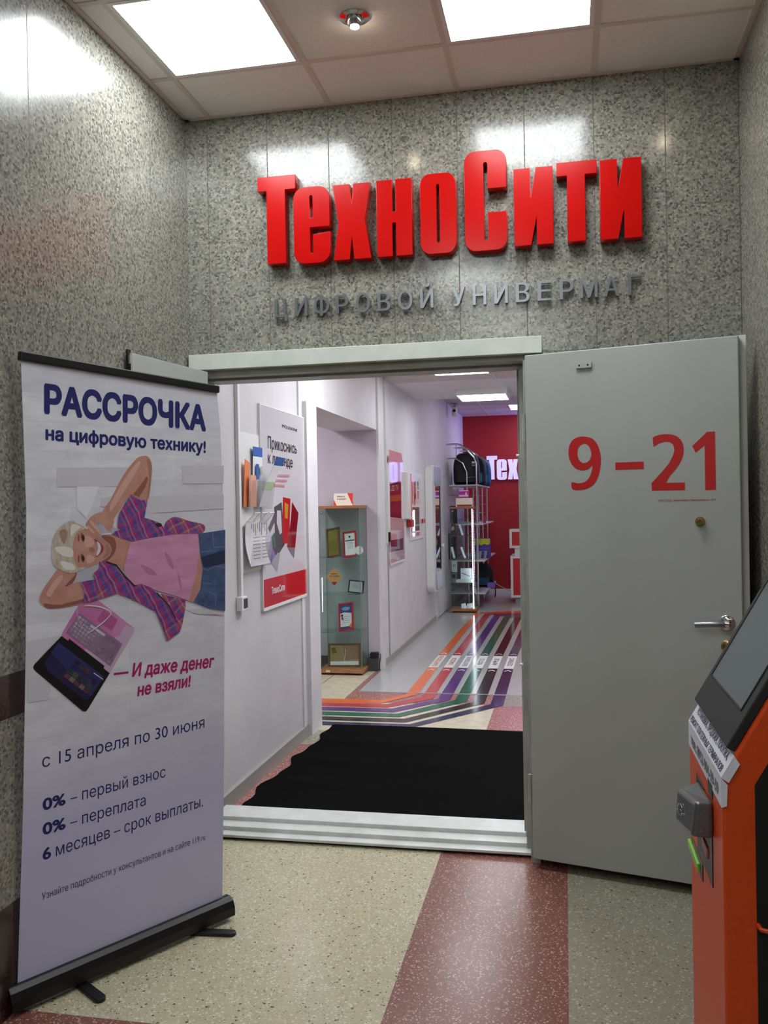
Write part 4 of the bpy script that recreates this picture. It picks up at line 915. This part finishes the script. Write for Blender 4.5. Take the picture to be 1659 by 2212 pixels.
# pink poster further in
t = wall_thing('wall_poster', 'pink and purple poster with a picture of a television screen', 'poster', 0, 0)
QX0, QX1, QZ0, QZ1 = 8.98, 9.80, 1.0, 2.185
m = MB(); m.prism([(QX0, QZ0), (QX1, QZ0), (QX1, QZ1-.10), (QX1-.08, QZ1), (QX0, QZ1)], -.012, -.008, M('poster_pink', (234, 200, 208), .05, coat=1)); m.build('sheet', t)
m = MB()
for a in ((QX0-.01, QX0, QZ0-.02, QZ1), (QX0, QX1, QZ0-.02, QZ0)): m.box(a[0], a[1], -.016, -.0005, a[2], a[3], WHITEP)
m.build('edge_frame', t)
pc = lambda pts: [PW.L(800+x/7.9, 960+y/7.9, .0125) for x, y in pts]
f = Flat(-.0122)
f.poly(pc([(332, 680), (525, 620), (530, 1260), (340, 1240)]), gg((112, 26, 54), 'burgundy')); f.poly(pc([(332, 880), (525, 850), (525, 960), (335, 980)]), gg((196, 96, 50), 'sunset'))
f.poly(pc([(340, 1060), (440, 980), (527, 1040), (527, 1200), (340, 1180)]), gg((140, 44, 66), 'rose'))
f.text('LED TV', *pc([(345, 800), (480, 785), (345, 700), (480, 680)]), gg((230, 190, 200), 'pinklight'), .01)
f.poly(pc([(330, 1640), (560, 1600), (560, 1790), (340, 1840)]), gg((96, 32, 92), 'plum')); f.poly(pc([(310, 1850), (560, 1800), (560, 1990), (315, 2050)]), gg((222, 200, 204), 'pale'))
f.poly([(p[0], p[1]) for p in spline(pc([(295, 250), (312, 170), (330, 240), (318, 325)]))], gg((160, 60, 80), 'emblem'))
f.poly(pc([(385, 1265), (475, 1280), (470, 1310), (390, 1290)]), gg((230, 190, 200), 'pinklight'))
f.build('print', t)
# consumer info board with mirror-like plate
t = wall_thing('notice_board', 'white notice board with pink sheets beside the pink poster', 'notice board', 0, 0)
m = MB(); m.box(10.2, 11.2, -.008, -.0005, 1.185, 2.0, WHITEP); m.build('backboard', t)
f = Flat(-.0085)
for (a, b, c, d, mt) in ((10.27, 10.45, 1.62, 1.92, ('psheet', (226, 168, 176))), (10.50, 10.68, 1.60, 1.90, ('psheet', (226, 168, 176))), (10.53, 10.66, 1.62, 1.74, ('predbox', (206, 30, 44))), (10.78, 11.05, 1.80, 1.93, ('pgrey', (170, 172, 176))), (10.78, 11.05, 1.62, 1.78, ('psheet', (226, 168, 176))), (10.30, 11.15, 1.225, 1.27, ('pstrip', (226, 120, 150)))):
    f.poly([(a, c), (b, c), (b, d), (a, d)], gg(mt[1], mt[0]))
f.build('print', t)
m = MB(); m.box(10.28, 10.98, -.011, -.008, 1.29, 1.58, M('mirror', (215, 215, 220), .03, 1)); m.build('mirror_plate', t)
t = wall_thing('leaflet_pocket', 'white leaflet pocket with red edge between pink poster and notice board', 'leaflet holder', 0, 0)
m = MB(); m.box(9.86, 10.14, -.05, -.0005, 1.45, 1.98, WHITEP); m.build('pocket', t, bevel=.004)
m = MB(); m.box(10.06, 10.10, -.053, -.05, 1.47, 1.97, M('edge_red', (220, 70, 50), .4)); m.build('red_edge', t)
t = wall_thing('alarm_button', 'red box fixed at the left edge of the notice board', 'alarm box', 10.10, 1.35); m = MB(); m.box(-.09, .11, -.06, -.0005, 0, .085, M('alarm_red', (170, 24, 28), .35)); m.build('casing', t, bevel=.008)
t = wall_thing('alarm_button', 'small red and white box at the right edge of the notice board', 'alarm box', 11.12, 1.375); m = MB(); m.box(-.06, .10, -.03, -.0085, 0, .05, M('alarm_red', (170, 24, 28), .35)); m.box(-.02, .0, -.031, -.03, 0, .05, WHITEP); m.build('casing', t)
t = wall_thing('cable_clip', 'small black clip on the duct beside the pink poster', 'clip', 8.90, 1.23); m = MB(); m.box(-.02, .03, -.03, -.0005, 0, .10, BLACK); m.build('clip_body', t, bevel=.003)
# tall rounded mirror column
t = wall_thing('wall_terminal', 'tall white rounded wall panel with a narrow mirror in the middle', 'wall mirror', 0, 0)
m = MB(); m.prism(rrect(11.42, 12.15, .44, 2.13, .16, .12, 8), -.10, -.0005, WHITEP); fixn(m.build('casing', t, True, .008))
m = MB(); m.prism(rrect(11.62, 12.13, 1.86, 2.115, .10, .06, 6), -.118, -.100, M('cap_grey', (176, 184, 194), .25)); fixn(m.build('top_cap', t, True, .006)); m = MB(); m.prism(rrect(11.62, 12.13, .46, .72, .10, .06, 6), -.118, -.100, M('cap_grey', (176, 184, 194), .25)); fixn(m.build('bottom_cap', t, True, .006))
m = MB(); m.box(11.64, 12.05, -.106, -.100, .72, 1.86, M('mirror', (215, 215, 220), .03, 1)); m.build('mirror_plate', t); m = MB(); m.box(12.05, 12.10, -.112, -.100, .72, 1.86, BLACK); m.build('dark_edge', t)
# side corridor bits
for z0, z1, lb in ((1.33, 1.56, 'upper white wall box left of the glass award cabinet'), (.98, 1.26, 'lower white wall box left of the glass award cabinet')):
    t = thing('wall_box', lb, 'wall box', (-2.46, YN2-.004, z0), 0, 'white boxes on the corridor wall'); m = MB(); m.box(-.03, .045, -.05, -.0005, 0, z1-z0, WHITEP); m.build('cover', t, bevel=.005)
t = thing('junction_box', 'dark grey box on the floor right of the award cabinet', 'box', (-1.845, YN2-.06, 0)); m = MB(); m.box(-.055, .05, -.03, .05, 0, .12, M('plinth_dark', (62, 62, 66), .5)); m.build('casing', t, bevel=.003)
t = thing('power_adapter', 'black power adapter with cords on top of the dark grey box', 'adapter', (-1.835, YN2-.06, .12)); m = MB(); m.box(-.04, .04, -.03, .03, 0, .06, BLACK); m.build('casing', t, bevel=.006)
m = MB(); m.tube([(.04, 0, .04), (.06, -.01, .045), (.062, -.012, .01), (.05, -.02, -.05), (.055, -.03, -.115)], .004, BLACK, 8); m.tube([(-.04, 0, .04), (-.06, -.005, .03), (-.05, -.01, .01)], .004, BLACK, 8); m.build('cord', t, True)

# ================================================================= GLASS CABINETS
def cabinet(name_label, x0, x1, y0, y1, h, shelves, led=None):
    t = thing('glass_cabinet', name_label, 'display cabinet', (x0, y0, 0)); w, d = x1-x0, y1-y0
    m = MB(); m.box(-.012, w+.012, -.012, d+.0, .018, .055, WOOD); m.build('base', t, bevel=.003); m = MB(); m.box(-.012, w+.012, -.012, d, h-.028, h, WOOD); m.build('top', t, bevel=.003)
    for xx, yy in ((.03, .03), (w-.03, .03), (.03, d-.03), (w-.03, d-.03)): m = MB(); m.cyl((xx, yy, 0), (xx, yy, .018), .02, BLACK); m.build('foot', t)
    for nm, b in (('side_pane', (0, .004, 0, d)), ('side_pane', (w-.004, w, 0, d)), ('back_pane', (.004, w-.004, d-.004, d)), ('door_pane', (.004, w-.004, 0, .004))):
        m = MB(); m.box(b[0], b[1], b[2], b[3], .055, h-.028, GLASS); m.build(nm, t)
    m = MB()
    for xx, yy in ((0, 0), (w, 0), (0, d), (w, d)): m.box(xx-.0025, xx+.0025, yy-.0025, yy+.0025, .055, h-.028, GEDGE)
    m.build('edge_strip', t)
    for z in shelves:
        m = MB(); m.box(.005, w-.005, .005, d-.005, z-.005, z, GLASS); m.box(.005, w-.005, .003, .006, z-.005, z, GEDGE); m.build('shelf', t)
    m = MB(); m.box(.03, .06, -.006, -.001, h-.075, h-.05, STEEL); m.lathe((.045, -.006, h-.062), [(.009, 0), (.009, -.008), (0, -.008)], CHROME, 'y'); m.build('lock', t, True)
    return t
GC = 'tall glass display cabinets'
cx0, cx1, cy0, cy1 = -2.315, -1.905, 8.13, 8.425
cab = cabinet('glass display cabinet with framed awards in the side corridor', cx0, cx1, cy0, cy1, 1.612, [.405, .765, 1.115])
m = MB(); m.box(.06, .10, -.0135, -.012, .028, .046, M('price_tag', (220, 218, 210), .5)); m.build('tag', cab)
m = MB(); 
for k in range(30): m.box(.03, .034, .008, .012, .60+k*.011, .605+k*.011, LEDM)
m.build('led_strip', cab)
def frame(label, cat, cxx, zz, w, h, rgb_frame, paint, yaw=0, tilt=12, roll=0, yy=8.25, bw=.018, group='framed awards in the glass cabinet', stand=True, name='picture_frame'):
    t = thing(name, label, cat, (cxx, yy, zz), 0, group); t.rotation_euler = (math.radians(-tilt), math.radians(roll), math.radians(yaw))
    m = MB(); fm = M('frame_%d_%d_%d' % rgb_frame, rgb_frame, .35)
    for a in ((-w/2, w/2, 0, bw), (-w/2, w/2, h-bw, h), (-w/2, -w/2+bw, bw, h-bw), (w/2-bw, w/2, bw, h-bw)): m.box(a[0], a[1], -.006, .008, a[2], a[3], fm)
    m.build('frame', t, bevel=.002)
    m = MB(); m.box(-w/2+bw, w/2-bw, -.001, .007, bw, h-bw, paint[0]); m.build('sheet', t)
    if len(paint) > 1:
        f = Flat(-.0016); paint[1](f, w, h, bw); f.build('print', t)
    return t
GOLD = noisy('gold_plaque', (150, 138, 50), (120, 108, 40), 8, .25, metal=.4)
def ln(f, w, h, bw, a=.3, b=.7, n=6, mat=None):
    for k in range(n):
        z = bw+(h-2*bw)*(a+(b-a)*k/n); ww = (w-2*bw)*(.35 if k % 2 else .26); f.poly([(-ww, z), (ww, z), (ww, z+.004), (-ww, z+.004)], mat or M('print_text_grey', (150, 148, 154), .5))
def award_red(f, w, h, bw): ln(f, w, h, bw); f.poly([(-.05, h*.62), (.05, h*.62), (.05, h*.66), (-.05, h*.66)], DK); f.poly(spline([(0, h*.74), (.012, h*.78), (0, h*.83), (-.012, h*.78)]), DK)
frame('gold certificate in a brown frame on the top glass shelf', 'award', -2.19, 1.117, .155, .285, (96, 58, 30), (GOLD, lambda f, w, h, bw: ln(f, w, h, bw, .2, .7, 8, M('gold_dark', (96, 88, 36), .4))), tilt=10, roll=-9, yaw=-20)
frame('white certificate in a red frame beside the gold one', 'award', -2.025, 1.117, .145, .25, (176, 22, 36), (LW, award_red), tilt=10, roll=-7, yaw=-12)
t = thing('round_plaque', 'small round glass plaque at the right of the top shelf', 'award', (-1.935, 8.22, 1.116), 0, 'framed awards in the glass cabinet'); m = MB(); m.box(-.025, .025, -.008, .008, 0, .02, GEDGE); m.lathe((0, 0, .065), [(.04, -.004), (.04, .004), (0, .004)], LW, 'y'); m.build('disc', t)
t = thing('diamond_plaque', 'orange diamond-shaped plaque on the middle glass shelf', 'award', (-2.165, 8.15, .85), 0, 'framed awards in the glass cabinet')
m = MB(); m.prism([(0, .0), (.082, .085), (0, .17), (-.082, .085)], -.003, .003, M('plaque_tan', (202, 150, 96), .4)); m.build('plate', t, bevel=.002)
f = Flat(-.0035); f.poly([(-.028, .028), (0, .0), (.028, .028), (.022, .035), (-.022, .035)], M('vinyl_red', (190, 30, 30), .4)); f.text('ЛУЧШИЙ', (-.045, .082), (.045, .082), (-.045, .095), (.045, .095), DK, .02); f.poly([(-.03, .11), (.03, .11), (.03, .115), (-.03, .115)], DK); f.build('print', t)
frame('landscape certificate in a black frame, middle shelf right', 'award', -1.985, .768, .165, .125, (22, 22, 24), (M('paper_grey', (176, 178, 186), .4), lambda f, w, h, bw: ln(f, w, h, bw, .35, .8, 4)), tilt=8, roll=4, yaw=-15, bw=.012)
def diploma(f, w, h, bw):
    a, b = w/2-bw, h-bw
    f.poly([(-a, b), (-a, h*.62), (-.02, h*.66), (a, h*.60), (a, b)], M('dip_blue', (44, 66, 130), .4)); f.poly([(-.05, h*.80), (-.01, h*.86), (.05, h*.82), (.03, h*.72), (-.03, h*.72)], M('dip_light', (120, 160, 200), .4))
    f.poly(spline([(-.045, h*.50), (-.03, h*.55), (-.045, h*.60), (-.06, h*.55)]), DK); f.poly([(-.055, h*.50), (-.035, h*.50), (-.028, h*.38), (-.05, h*.40)], M('dip_blue', (44, 66, 130), .4)); f.poly([(-a, bw), (a, bw), (a, bw+.02), (-a, bw+.02)], M('dip_blue', (44, 66, 130), .4))
    f.poly([(a, bw), (a, bw+.05), (a-.04, bw+.02)], M('dip_or', (226, 120, 60), .4)); ln(f, w, h, bw, .25, .55, 4)
frame('blue and white diploma in a red frame on the lower shelf', 'award', -2.08, .408, .165, .27, (190, 24, 44), (LW, diploma), tilt=14, roll=-9, yaw=-16)
def brownpic(f, w, h, bw):
    a, b = w/2-bw, h-bw; f.poly([(-a, bw+.04), (-.01, bw+.04), (-.03, b), (-a, b)], M('pic_tan', (150, 130, 90), .4)); f.poly([(.0, bw+.04), (a, bw+.06), (a, b), (-.02, b)], M('pic_rose', (140, 110, 92), .4)); f.poly([(-a, bw), (a, bw), (a, bw+.035), (-a, bw+.035)], LW)
    f.poly([(-a+.02, h*.55), (-a+.07, h*.6), (-a+.05, h*.85), (-a+.01, h*.8)], GOLD); f.line([(.0, .05), (.01, h-.05)], .004, LW)
frame('wide brown framed picture at the bottom of the glass cabinet', 'award', -2.105, .056, .325, .225, (110, 72, 44), (M('pic_base', (160, 140, 116), .3), brownpic), tilt=8, roll=-2, yaw=-3)
def card(label, x, y, z, w, h, parent_cols, yaw=0):
    t = thing('tent_card', label, 'card', (x, y, z), math.radians(yaw), 'Можно в кредит cards')
    m = MB(); m.prism([(0, 0), (.03, h), (.034, h), (.06, 0), (.056, 0), (.032, h-.004), (.004, 0)], -w/2, w/2, M('card_cream', (240, 226, 208), .5), 'x'); fixn(m.build('card_body', t)); return t, w, h
t, w, h = card('cream and red tent card Можно в кредит on the award cabinet', -2.09, 8.25, 1.612, .185, .118, None, 4)
f = MB(); rd = M('card_red', (222, 52, 44), .5); s_ = .03/h
def cp(x, z, o=.0008): return (x, z*s_-o, z)
f.add([cp(-w/2, 0), cp(-w/2+.03, 0), cp(-w/2, h*.5)], [(0, 1, 2)], rd); f.add([cp(w/2, h), cp(w/2-.055, h), cp(w/2, 0)], [(0, 1, 2)], rd)
for tx, zz in (('Можно', h*.68), ('в кредит', h*.48)):
    vs, fs = text_mesh(tx, .015); x1 = max(v[0] for v in vs); k = .075/x1 if tx == 'Можно' else .092/x1
    f.add([cp(-w/2+.03+v[0]*k, zz+v[1]*k*.9, .0016) for v in vs], fs, DK)
f.build('print', t)

cab2 = cabinet('narrow glass cabinet with bright LED tube by the wire rack', -1.675, -1.315, 13.02, 13.36, 1.567, [.44, .80, 1.14])
m = MB(); m.box(.325, .338, .012, .022, .06, 1.53, LEDM); m.build('led_tube', cab2)
m = MB()
for k in range(52): m.box(.352, .355, .02, .026, .30+k*.0235, .308+k*.0235, M('led_pink', (230, 180, 235), .5, emit=4))
m.build('led_dots', cab2)
def sbox(name, label, x0, x1, y0, y1, z0, z1, mat, cat='box', group=None, fac=None, rz=0, tilt=0):
    t = thing(name, label, cat, ((x0+x1)/2, (y0+y1)/2, z0), math.radians(rz), group); t.rotation_euler[1] = math.radians(tilt)
    m = MB(); w, d, h = (x1-x0)/2, (y1-y0)/2, z1-z0; m.box(-w, w, -d, d, 0, h, mat); m.build('carton', t, bevel=.002)
    if fac: f = Flat(-d-.0005); fac(f, w, h); f.build('print', t)
    return t
GB = 'boxed goods in the LED cabinet'
CW = M('carton_white', (222, 226, 232), .4)
t = sbox('product_box', 'white box with dark pen picture on the LED cabinet shelf', -1.535, -1.37, 13.10, 13.14, .485, .65, CW, group=GB, fac=lambda f, w, h: (f.poly([(-w*.8, h*.55), (w*.7, h*.25), (w*.7, h*.30), (-w*.8, h*.62)], DK), f.poly([(-w*.8, h*.85), (-w*.4, h*.85), (-w*.4, h*.88), (-w*.8, h*.88)], DK)))
sbox('product_box', 'flat white box lying under the pen-picture box', -1.60, -1.36, 13.06, 13.25, .442, .483, CW, group=GB)
sbox('product_box', 'grey electronics box at the cabinet left, above the bottom shelf', -1.665, -1.60, 13.06, 13.16, .442, .58, M('carton_grey', (120, 124, 130), .4), group=GB, fac=lambda f, w, h: f.poly([(-w*.7, h*.5), (w*.7, h*.5), (w*.7, h*.9), (-w*.7, h*.9)], DK))
sbox('product_box', 'pale blister pack at the cabinet left, under the middle shelf', -1.665, -1.585, 13.06, 13.12, .60, .76, M('carton_pale', (190, 196, 200), .3), group=GB, fac=lambda f, w, h: f.poly([(-w*.6, h*.45), (w*.6, h*.45), (w*.6, h*.7), (-w*.6, h*.7)], M('print_text_grey', (150, 148, 154), .5)))
sbox('product_box', 'dark packet with pink hand picture on the upper cabinet shelf', -1.665, -1.60, 13.08, 13.14, 1.142, 1.32, M('carton_dark', (60, 56, 62), .3), group=GB, fac=lambda f, w, h: f.poly([(-w*.8, h*.4), (w*.6, h*.5), (w*.4, h*.8), (-w*.8, h*.7)], M('print_skin', (0, 0, 0))))
for i, (x, z, tl, lb) in enumerate(((-1.50, 1.142, 18, 'tilted white phone leaning on the upper cabinet shelf'), (-1.63, .802, 14, 'left tilted white phone on the middle cabinet shelf'), (-1.47, .802, 20, 'right tilted white phone on the middle cabinet shelf'))):
    t = thing('phone', lb, 'phone', (x, 13.15, z), 0, 'tilted phones in the LED cabinet'); t.rotation_euler = (math.radians(-10), math.radians(-tl), 0)
    m = MB(); m.box(-.014, .014, -.03, .03, 0, .17, CW); m.build('phone_body', t, bevel=.004)
for i, (x, a, lb) in enumerate(((-1.50, 20, 'left crumpled paper card on the cabinet floor'), (-1.43, -15, 'middle white paper card on the cabinet floor'), (-1.38, 35, 'right white paper card by the LED tube'))):
    t = thing('paper_card', lb, 'paper', (x, 13.12+.03*i, .056), math.radians(a), 'paper cards on the cabinet floor'); m = MB(); m.add([(-.04, -.02, 0), (.04, -.02, 0), (.03, .02, .07), (-.03, .03, .06), (-.04, -.018, 0), (.04, -.018, 0), (.03, .022, .07), (-.03, .032, .06)], [(0, 1, 2, 3), (7, 6, 5, 4)], CW); m.build('card_sheet', t)
t, w, h = card('tent card with a picture on top of the LED cabinet', -1.47, 13.15, 1.567, .25, .13, None, 0)
f = MB(); f.add([cp(-w/2+.01, h*.12), cp(w/2-.02, h*.12), cp(w/2-.02, h*.72), cp(-w/2+.01, h*.85)], [(0, 1, 2, 3)], M('card_salmon', (226, 140, 130), .5)); f.add([cp(-w/2+.02, 0.002, .0012), cp(w/2-.01, 0.002, .0012), cp(w/2-.01, h*.22, .0012), cp(-w/2+.02, h*.22, .0012)], [(0, 1, 2, 3)], M('card_darkred', (140, 40, 46), .5)); f.build('print', t)
MGN = M('gift_magenta', (188, 20, 160), .4)
t = sbox('gift_box', 'magenta and white striped gift box on top of the LED cabinet', -1.555, -1.415, 13.23, 13.33, 1.568, 1.82, MGN, 'gift box', fac=lambda f, w, h: (f.poly([(-w, h*.60), (w, h*.60), (w, h*.70), (-w, h*.70)], WH), f.poly([(-w, h*.92), (w, h*.92), (w, h*.97), (-w, h*.97)], WH), f.poly([(w*.4, h*.66), (w*.8, h*.7), (w*.6, h*.9), (w*.3, h*.8)], M('gift_bow', (230, 210, 160), .4))))

# ================================================================= WIRE RACK
rk = thing('display_rack', 'chrome tube rack with white shelves along the left shop wall', 'shelf rack', (XI, 13.55, 0))
# local: X away from the wall, Y into the shop, Z up
SHW = noisy('shelf_white_metal', (206, 204, 210), (196, 194, 200), 20, .3)
def upright(y, xo, zt):
    r = .35; m = MB(); pts = [(0, y, zt), (xo-.30, y, zt)]+[(xo-.30+.0+.06*k, y, zt-.055*k*k/4.0) for k in (1, 2, 3)]+[(xo-.03, y, zt-.22), (xo, y, zt-.30), (xo, y, .03)]
    m.tube(pts, .014, CHROME, 10); return m
for (y, lab) in ((.12, 0), (1.05, 1), (1.95, 2)):
    upright(y, .46, 2.54).build('upright', rk, True)
    m = MB(); 
    pts = [(0, y+.02, 2.32), (.14, y+.02, 2.32), (.25, y+.02, 2.24), (.31, y+.02, 2.10), (.31, y+.02, .05)]; m.tube(pts, .013, CHROME, 10)
    for k in range(14): m.tube([(.31, y+.02, .2+.14*k), (.46, y, .2+.14*k)], .005, CHROME, 6)
    m.tube([(.15, y, 2.32), (.15, y, 2.54)], .006, CHROME, 6)
    m.build('ladder_frame', rk, True)
for z, x1_, dep in ((1.905, .50, .03), (1.30, .56, .03), (.74, .58, .03), (.24, .58, .03)):
    m = MB(); m.box(.05, x1_, .0, 2.1, z-.02, z, SHW); m.build('shelf', rk, bevel=.003)
m = MB()
for k in range(8): m.tube([(.02, .1, .35+.2*k), (.02, 2.05, .35+.2*k)], .004, CHROME, 6)
m.build('back_grid', rk)
def backpack(label, x, y, z, w, h, d, mat, mat2, group='backpacks on the top shelf', rz=0):
    t = thing('backpack', label, 'backpack', (x, y, z), math.radians(rz), group)
    m = MB(); n = 28; prof = [(0.0, .02), (.62, .0), (.95, .03), (1.0, .25), (1.0, .55), (.93, .75), (.78, .90), (.5, .98), (0.0, 1.0)]
    rings = []
    pts = [(s*q[0]*w/2, q[1]*h) for s, q in [(1, q) for q in prof]]+[(-q[0]*w/2, q[1]*h) for q in prof[-2:0:-1]]
    pts = spline(pts, 3); N = len(pts); vs = []
    for (sc_, yy) in ((.80, -d/2), (.95, -d/2+.03), (1.0, -d/4), (1.0, d/4), (.92, d/2)):
        vs += [(p[0]*sc_, yy, h*.48+(p[1]-h*.48)*sc_ if sc_ < 1 else p[1]) for p in pts]
    fs = [(r*N+i, r*N+(i+1) % N, (r+1)*N+(i+1) % N, (r+1)*N+i) for r in range(4) for i in range(N)]+[tuple(range(N-1, -1, -1)), tuple(4*N+i for i in range(N))]
    m.add(vs, fs, mat); o = fixn(m.build('bag_body', t, True))
    mz = min(v[2] for v in vs)
    o.location.z = -mz
    m = MB(); m.prism(rrect(-w*.36, w*.36, h*.08, h*.42, .03), -d/2-.025, -d/2+.002, mat2); fixn(m.build('front_pocket', t, True, .008))
    m = MB(); m.tube([(-.04, d/4, h*.96), (-.03, d/4, h*1.03), (.03, d/4, h*1.03), (.04, d/4, h*.96)], .006, mat2, 8); m.build('carry_loop', t, True)
    m = MB(); m.tube([(p[0]*.88, -d/2+.012, h*.48+(p[1]-h*.48)*.88) for p in pts if p[1] > h*.3], .003, mat2, 6); m.build('zip', t, True)
    return t
BK = noisy('bag_black_fabric', (20, 21, 24), (14, 15, 17), 60, .7); BK2 = M('bag_grey_trim', (70, 72, 76), .6); BB = noisy('bag_blue_fabric', (20, 52, 92), (24, 84, 120), 12, .6); BB2 = M('bag_teal', (26, 120, 150), .6)
t = backpack('large black backpack at the front of the top shelf', -1.50, 13.85, 1.906, .40, .50, .26, BK, BK)
m = MB(); m.box(.10, .15, -.137, -.13, .33, .36, WHITEP); m.box(.10, .15, -.137, -.13, .29, .31, GREYP); m.build('tag', t)
backpack('dark backpack with teal trim behind the large black one', -1.42, 14.35, 1.906, .36, .48, .24, BK, BB2)
backpack('bright blue backpack at the far end of the top shelf', -1.40, 14.95, 1.906, .38, .46, .26, BB, BB2)
t = backpack('black backpack with hanging strap on the lowest shelf', -1.36, 14.6, .242, .36, .38, .24, BK, BB)
m = MB(); m.tube([(.17, -.10, .15), (.22, -.12, .05), (.23, -.12, -.08), (.22, -.12, -.16)], .010, BLACK, 8); m.build('strap', t, True)
def purp(f, w, h):
    f.poly([(-w, h*.72), (-w*.5, h*.66), (0, h*.74), (w*.5, h*.68), (w, h*.74), (w, h), (-w, h)], M('carton_lime', (196, 196, 40), .4))
    for k in range(3): f.poly([(-w*.7, h*(.2+.14*k)), (w*.7, h*(.2+.14*k)), (w*.7, h*(.23+.14*k)), (-w*.7, h*(.23+.14*k))], M('carton_lilac', (120, 96, 190), .4))
sbox('product_box', 'purple and lime carton standing on the rack shelf', -1.36, -1.17, 14.05, 14.20, .742, 1.05, M('carton_purple', (74, 50, 140), .4), 'box', 'goods on the wire rack', purp)
sbox('product_box', 'tall black box at the wall end of the rack shelf', -1.775, -1.69, 13.70, 13.95, .742, 1.15, M('carton_black', (22, 26, 28), .4), 'box', 'goods on the wire rack')
sbox('product_box', 'small lilac carton on the lowest rack shelf', -1.25, -1.13, 14.35, 14.5, .242, .32, M('carton_lilac', (120, 96, 190), .4), 'box', 'goods on the wire rack')
for i, (x, y, z, lb) in enumerate(((-1.32, 13.80, .742, 'small tilted gadget beside the purple carton, left one'), (-1.24, 13.86, .742, 'small tilted gadget beside the purple carton, right one'), (-1.24, 13.9, 1.302, 'slanted red gadget on the shelf above the purple carton'))):
    t = thing('gadget_stand', lb, 'gadget', (x, y, z), math.radians(-20), 'gadgets leaning on the rack shelves'); t.rotation_euler[0] = math.radians(-20)
    m = MB(); m.box(-.02, .02, -.005, .005, 0, .13, M('gad_red', (170, 60, 64), .4) if i == 2 else GREYP); m.build('gadget_body', t, bevel=.003)
t = thing('tablet', 'dark tablet standing against the wall on the second shelf', 'tablet', (-1.70, 13.75, 1.302)); m = MB(); m.box(-.06, .05, -.01, .01, 0, .28, BLACK); m.build('tablet_body', t, bevel=.005)

# security camera
q = P(982, 885, 'y', 13.9); t = thing('security_camera', 'small white camera hanging from the ceiling near the red wall', 'camera', (q[0], 13.9, 3.194))
m = MB(); m.cyl((0, 0, 0), (0, 0, -.012), .05, GREYP); m.cyl((0, 0, -.01), (0, 0, -.06), .010, GREYP); m.build('mount', t)
m = MB(); m.box(-.038, .038, -.06, .06, -.20, -.055, WHITEP); m.build('casing', t, bevel=.012); m = MB(); m.lathe((0, -.061, -.115), [(.024, .002), (.024, -.006), (.018, -.008), (0, -.006)], BLACK, 'y'); m.build('lens', t, True)

# ================================================================= FAR SIGN ON THE RED WALL
LEDW = M('led_letter_face', (196, 188, 255), .5, emit=.24); SIDEB = M('led_letter_side', (60, 50, 150), .4)
# match the visible letters: T left edge, height
pT = P(950+558/5.53, 940+250/5.53, 'y', 15.93); pB = P(950+625/5.53, 940+528/5.53, 'y', 15.93)
sc_f = (pT[2]-pB[2])/(3.139-2.737); x_off = pT[0]
GF = ['first lit white letter at the left of the red wall, a tall Т', 'second lit white letter е on the red wall, between Т and х', 'lit white letter х on the red wall, cut by the door edge', 'lit letter н on the red wall behind the door edge', 'lit letter о on the red wall hidden right',
      'tall lit С on the red wall hidden right', 'lit и after the tall С on the red wall', 'lit т on the red wall, hidden right part', 'last lit и on the red wall']
for (ch, x0, x1, z0, z1, k), d in zip(SIGN, GF):
    fx = lambda x: x_off+(x+1.377)*sc_f; fz_ = lambda z: pB[2]+(z-2.737)*sc_f
    s = sc_f; me_kind = k
    o = letter('lit_sign_letter', d, k, fx(x0), fx(x1), fz_(z0), fz_(z1), 15.985, .045, LEDW, 'lit letters on the red wall', .0015, SIDEB)

# ================================================================= COUNTER
qa = P(1103, 1147, 'y', 14.3); 
t = ctr = thing('sales_counter', 'red and white sales counter at the right edge of the doorway', 'counter', (-.86, 14.3, 0))
RC = M('counter_red', (196, 26, 34), .35)
def rbox(nm, x0, x1, z0, z1, y0=0, y1=.7):
    m = MB(); m.box(x0, x1, y0, y1, z0, z1, WHITEP); o = m.build(nm, t, bevel=.004); m = MB(); m.box(x0+.04, x1-.04, y0-.004, y0+.001, z0+.04, z1-.04, RC); m.build('red_panel', o)
rbox('lower_body', -.01, 2.0, .09, .76); rbox('upper_box', -.02, 1.9, .885+.0, 1.185, 0, .3)
m = MB(); m.box(.06, 1.9, .04, .6, .76, .886, WHITEP); m.build('counter_neck', t); m = MB(); m.box(.06, 1.95, .06, .6, 0, .09, GREYP); m.build('plinth', t)
t = MB(); cpts = [P(1045, 1232, 'y', 15.8), P(1058, 1245, 'y', 15.6), P(1073, 1262, 'y', 15.3), P(1088, 1270, 'y', 15.0), P(1103, 1276, 'y', 14.75)]
cc = [tuple(p) for p in cpts]; t.tube([(cc[0][0]-.02, 15.97, cc[0][2]+.08)]+cc+[(-.84, 14.7, cc[-1][2]-.02)], .006, M('cord_pale', (226, 190, 190), .5), 8)
tag(t.build('extension_cable', smooth=True), 'pale cable drooping from the red wall to the counter', 'cable')
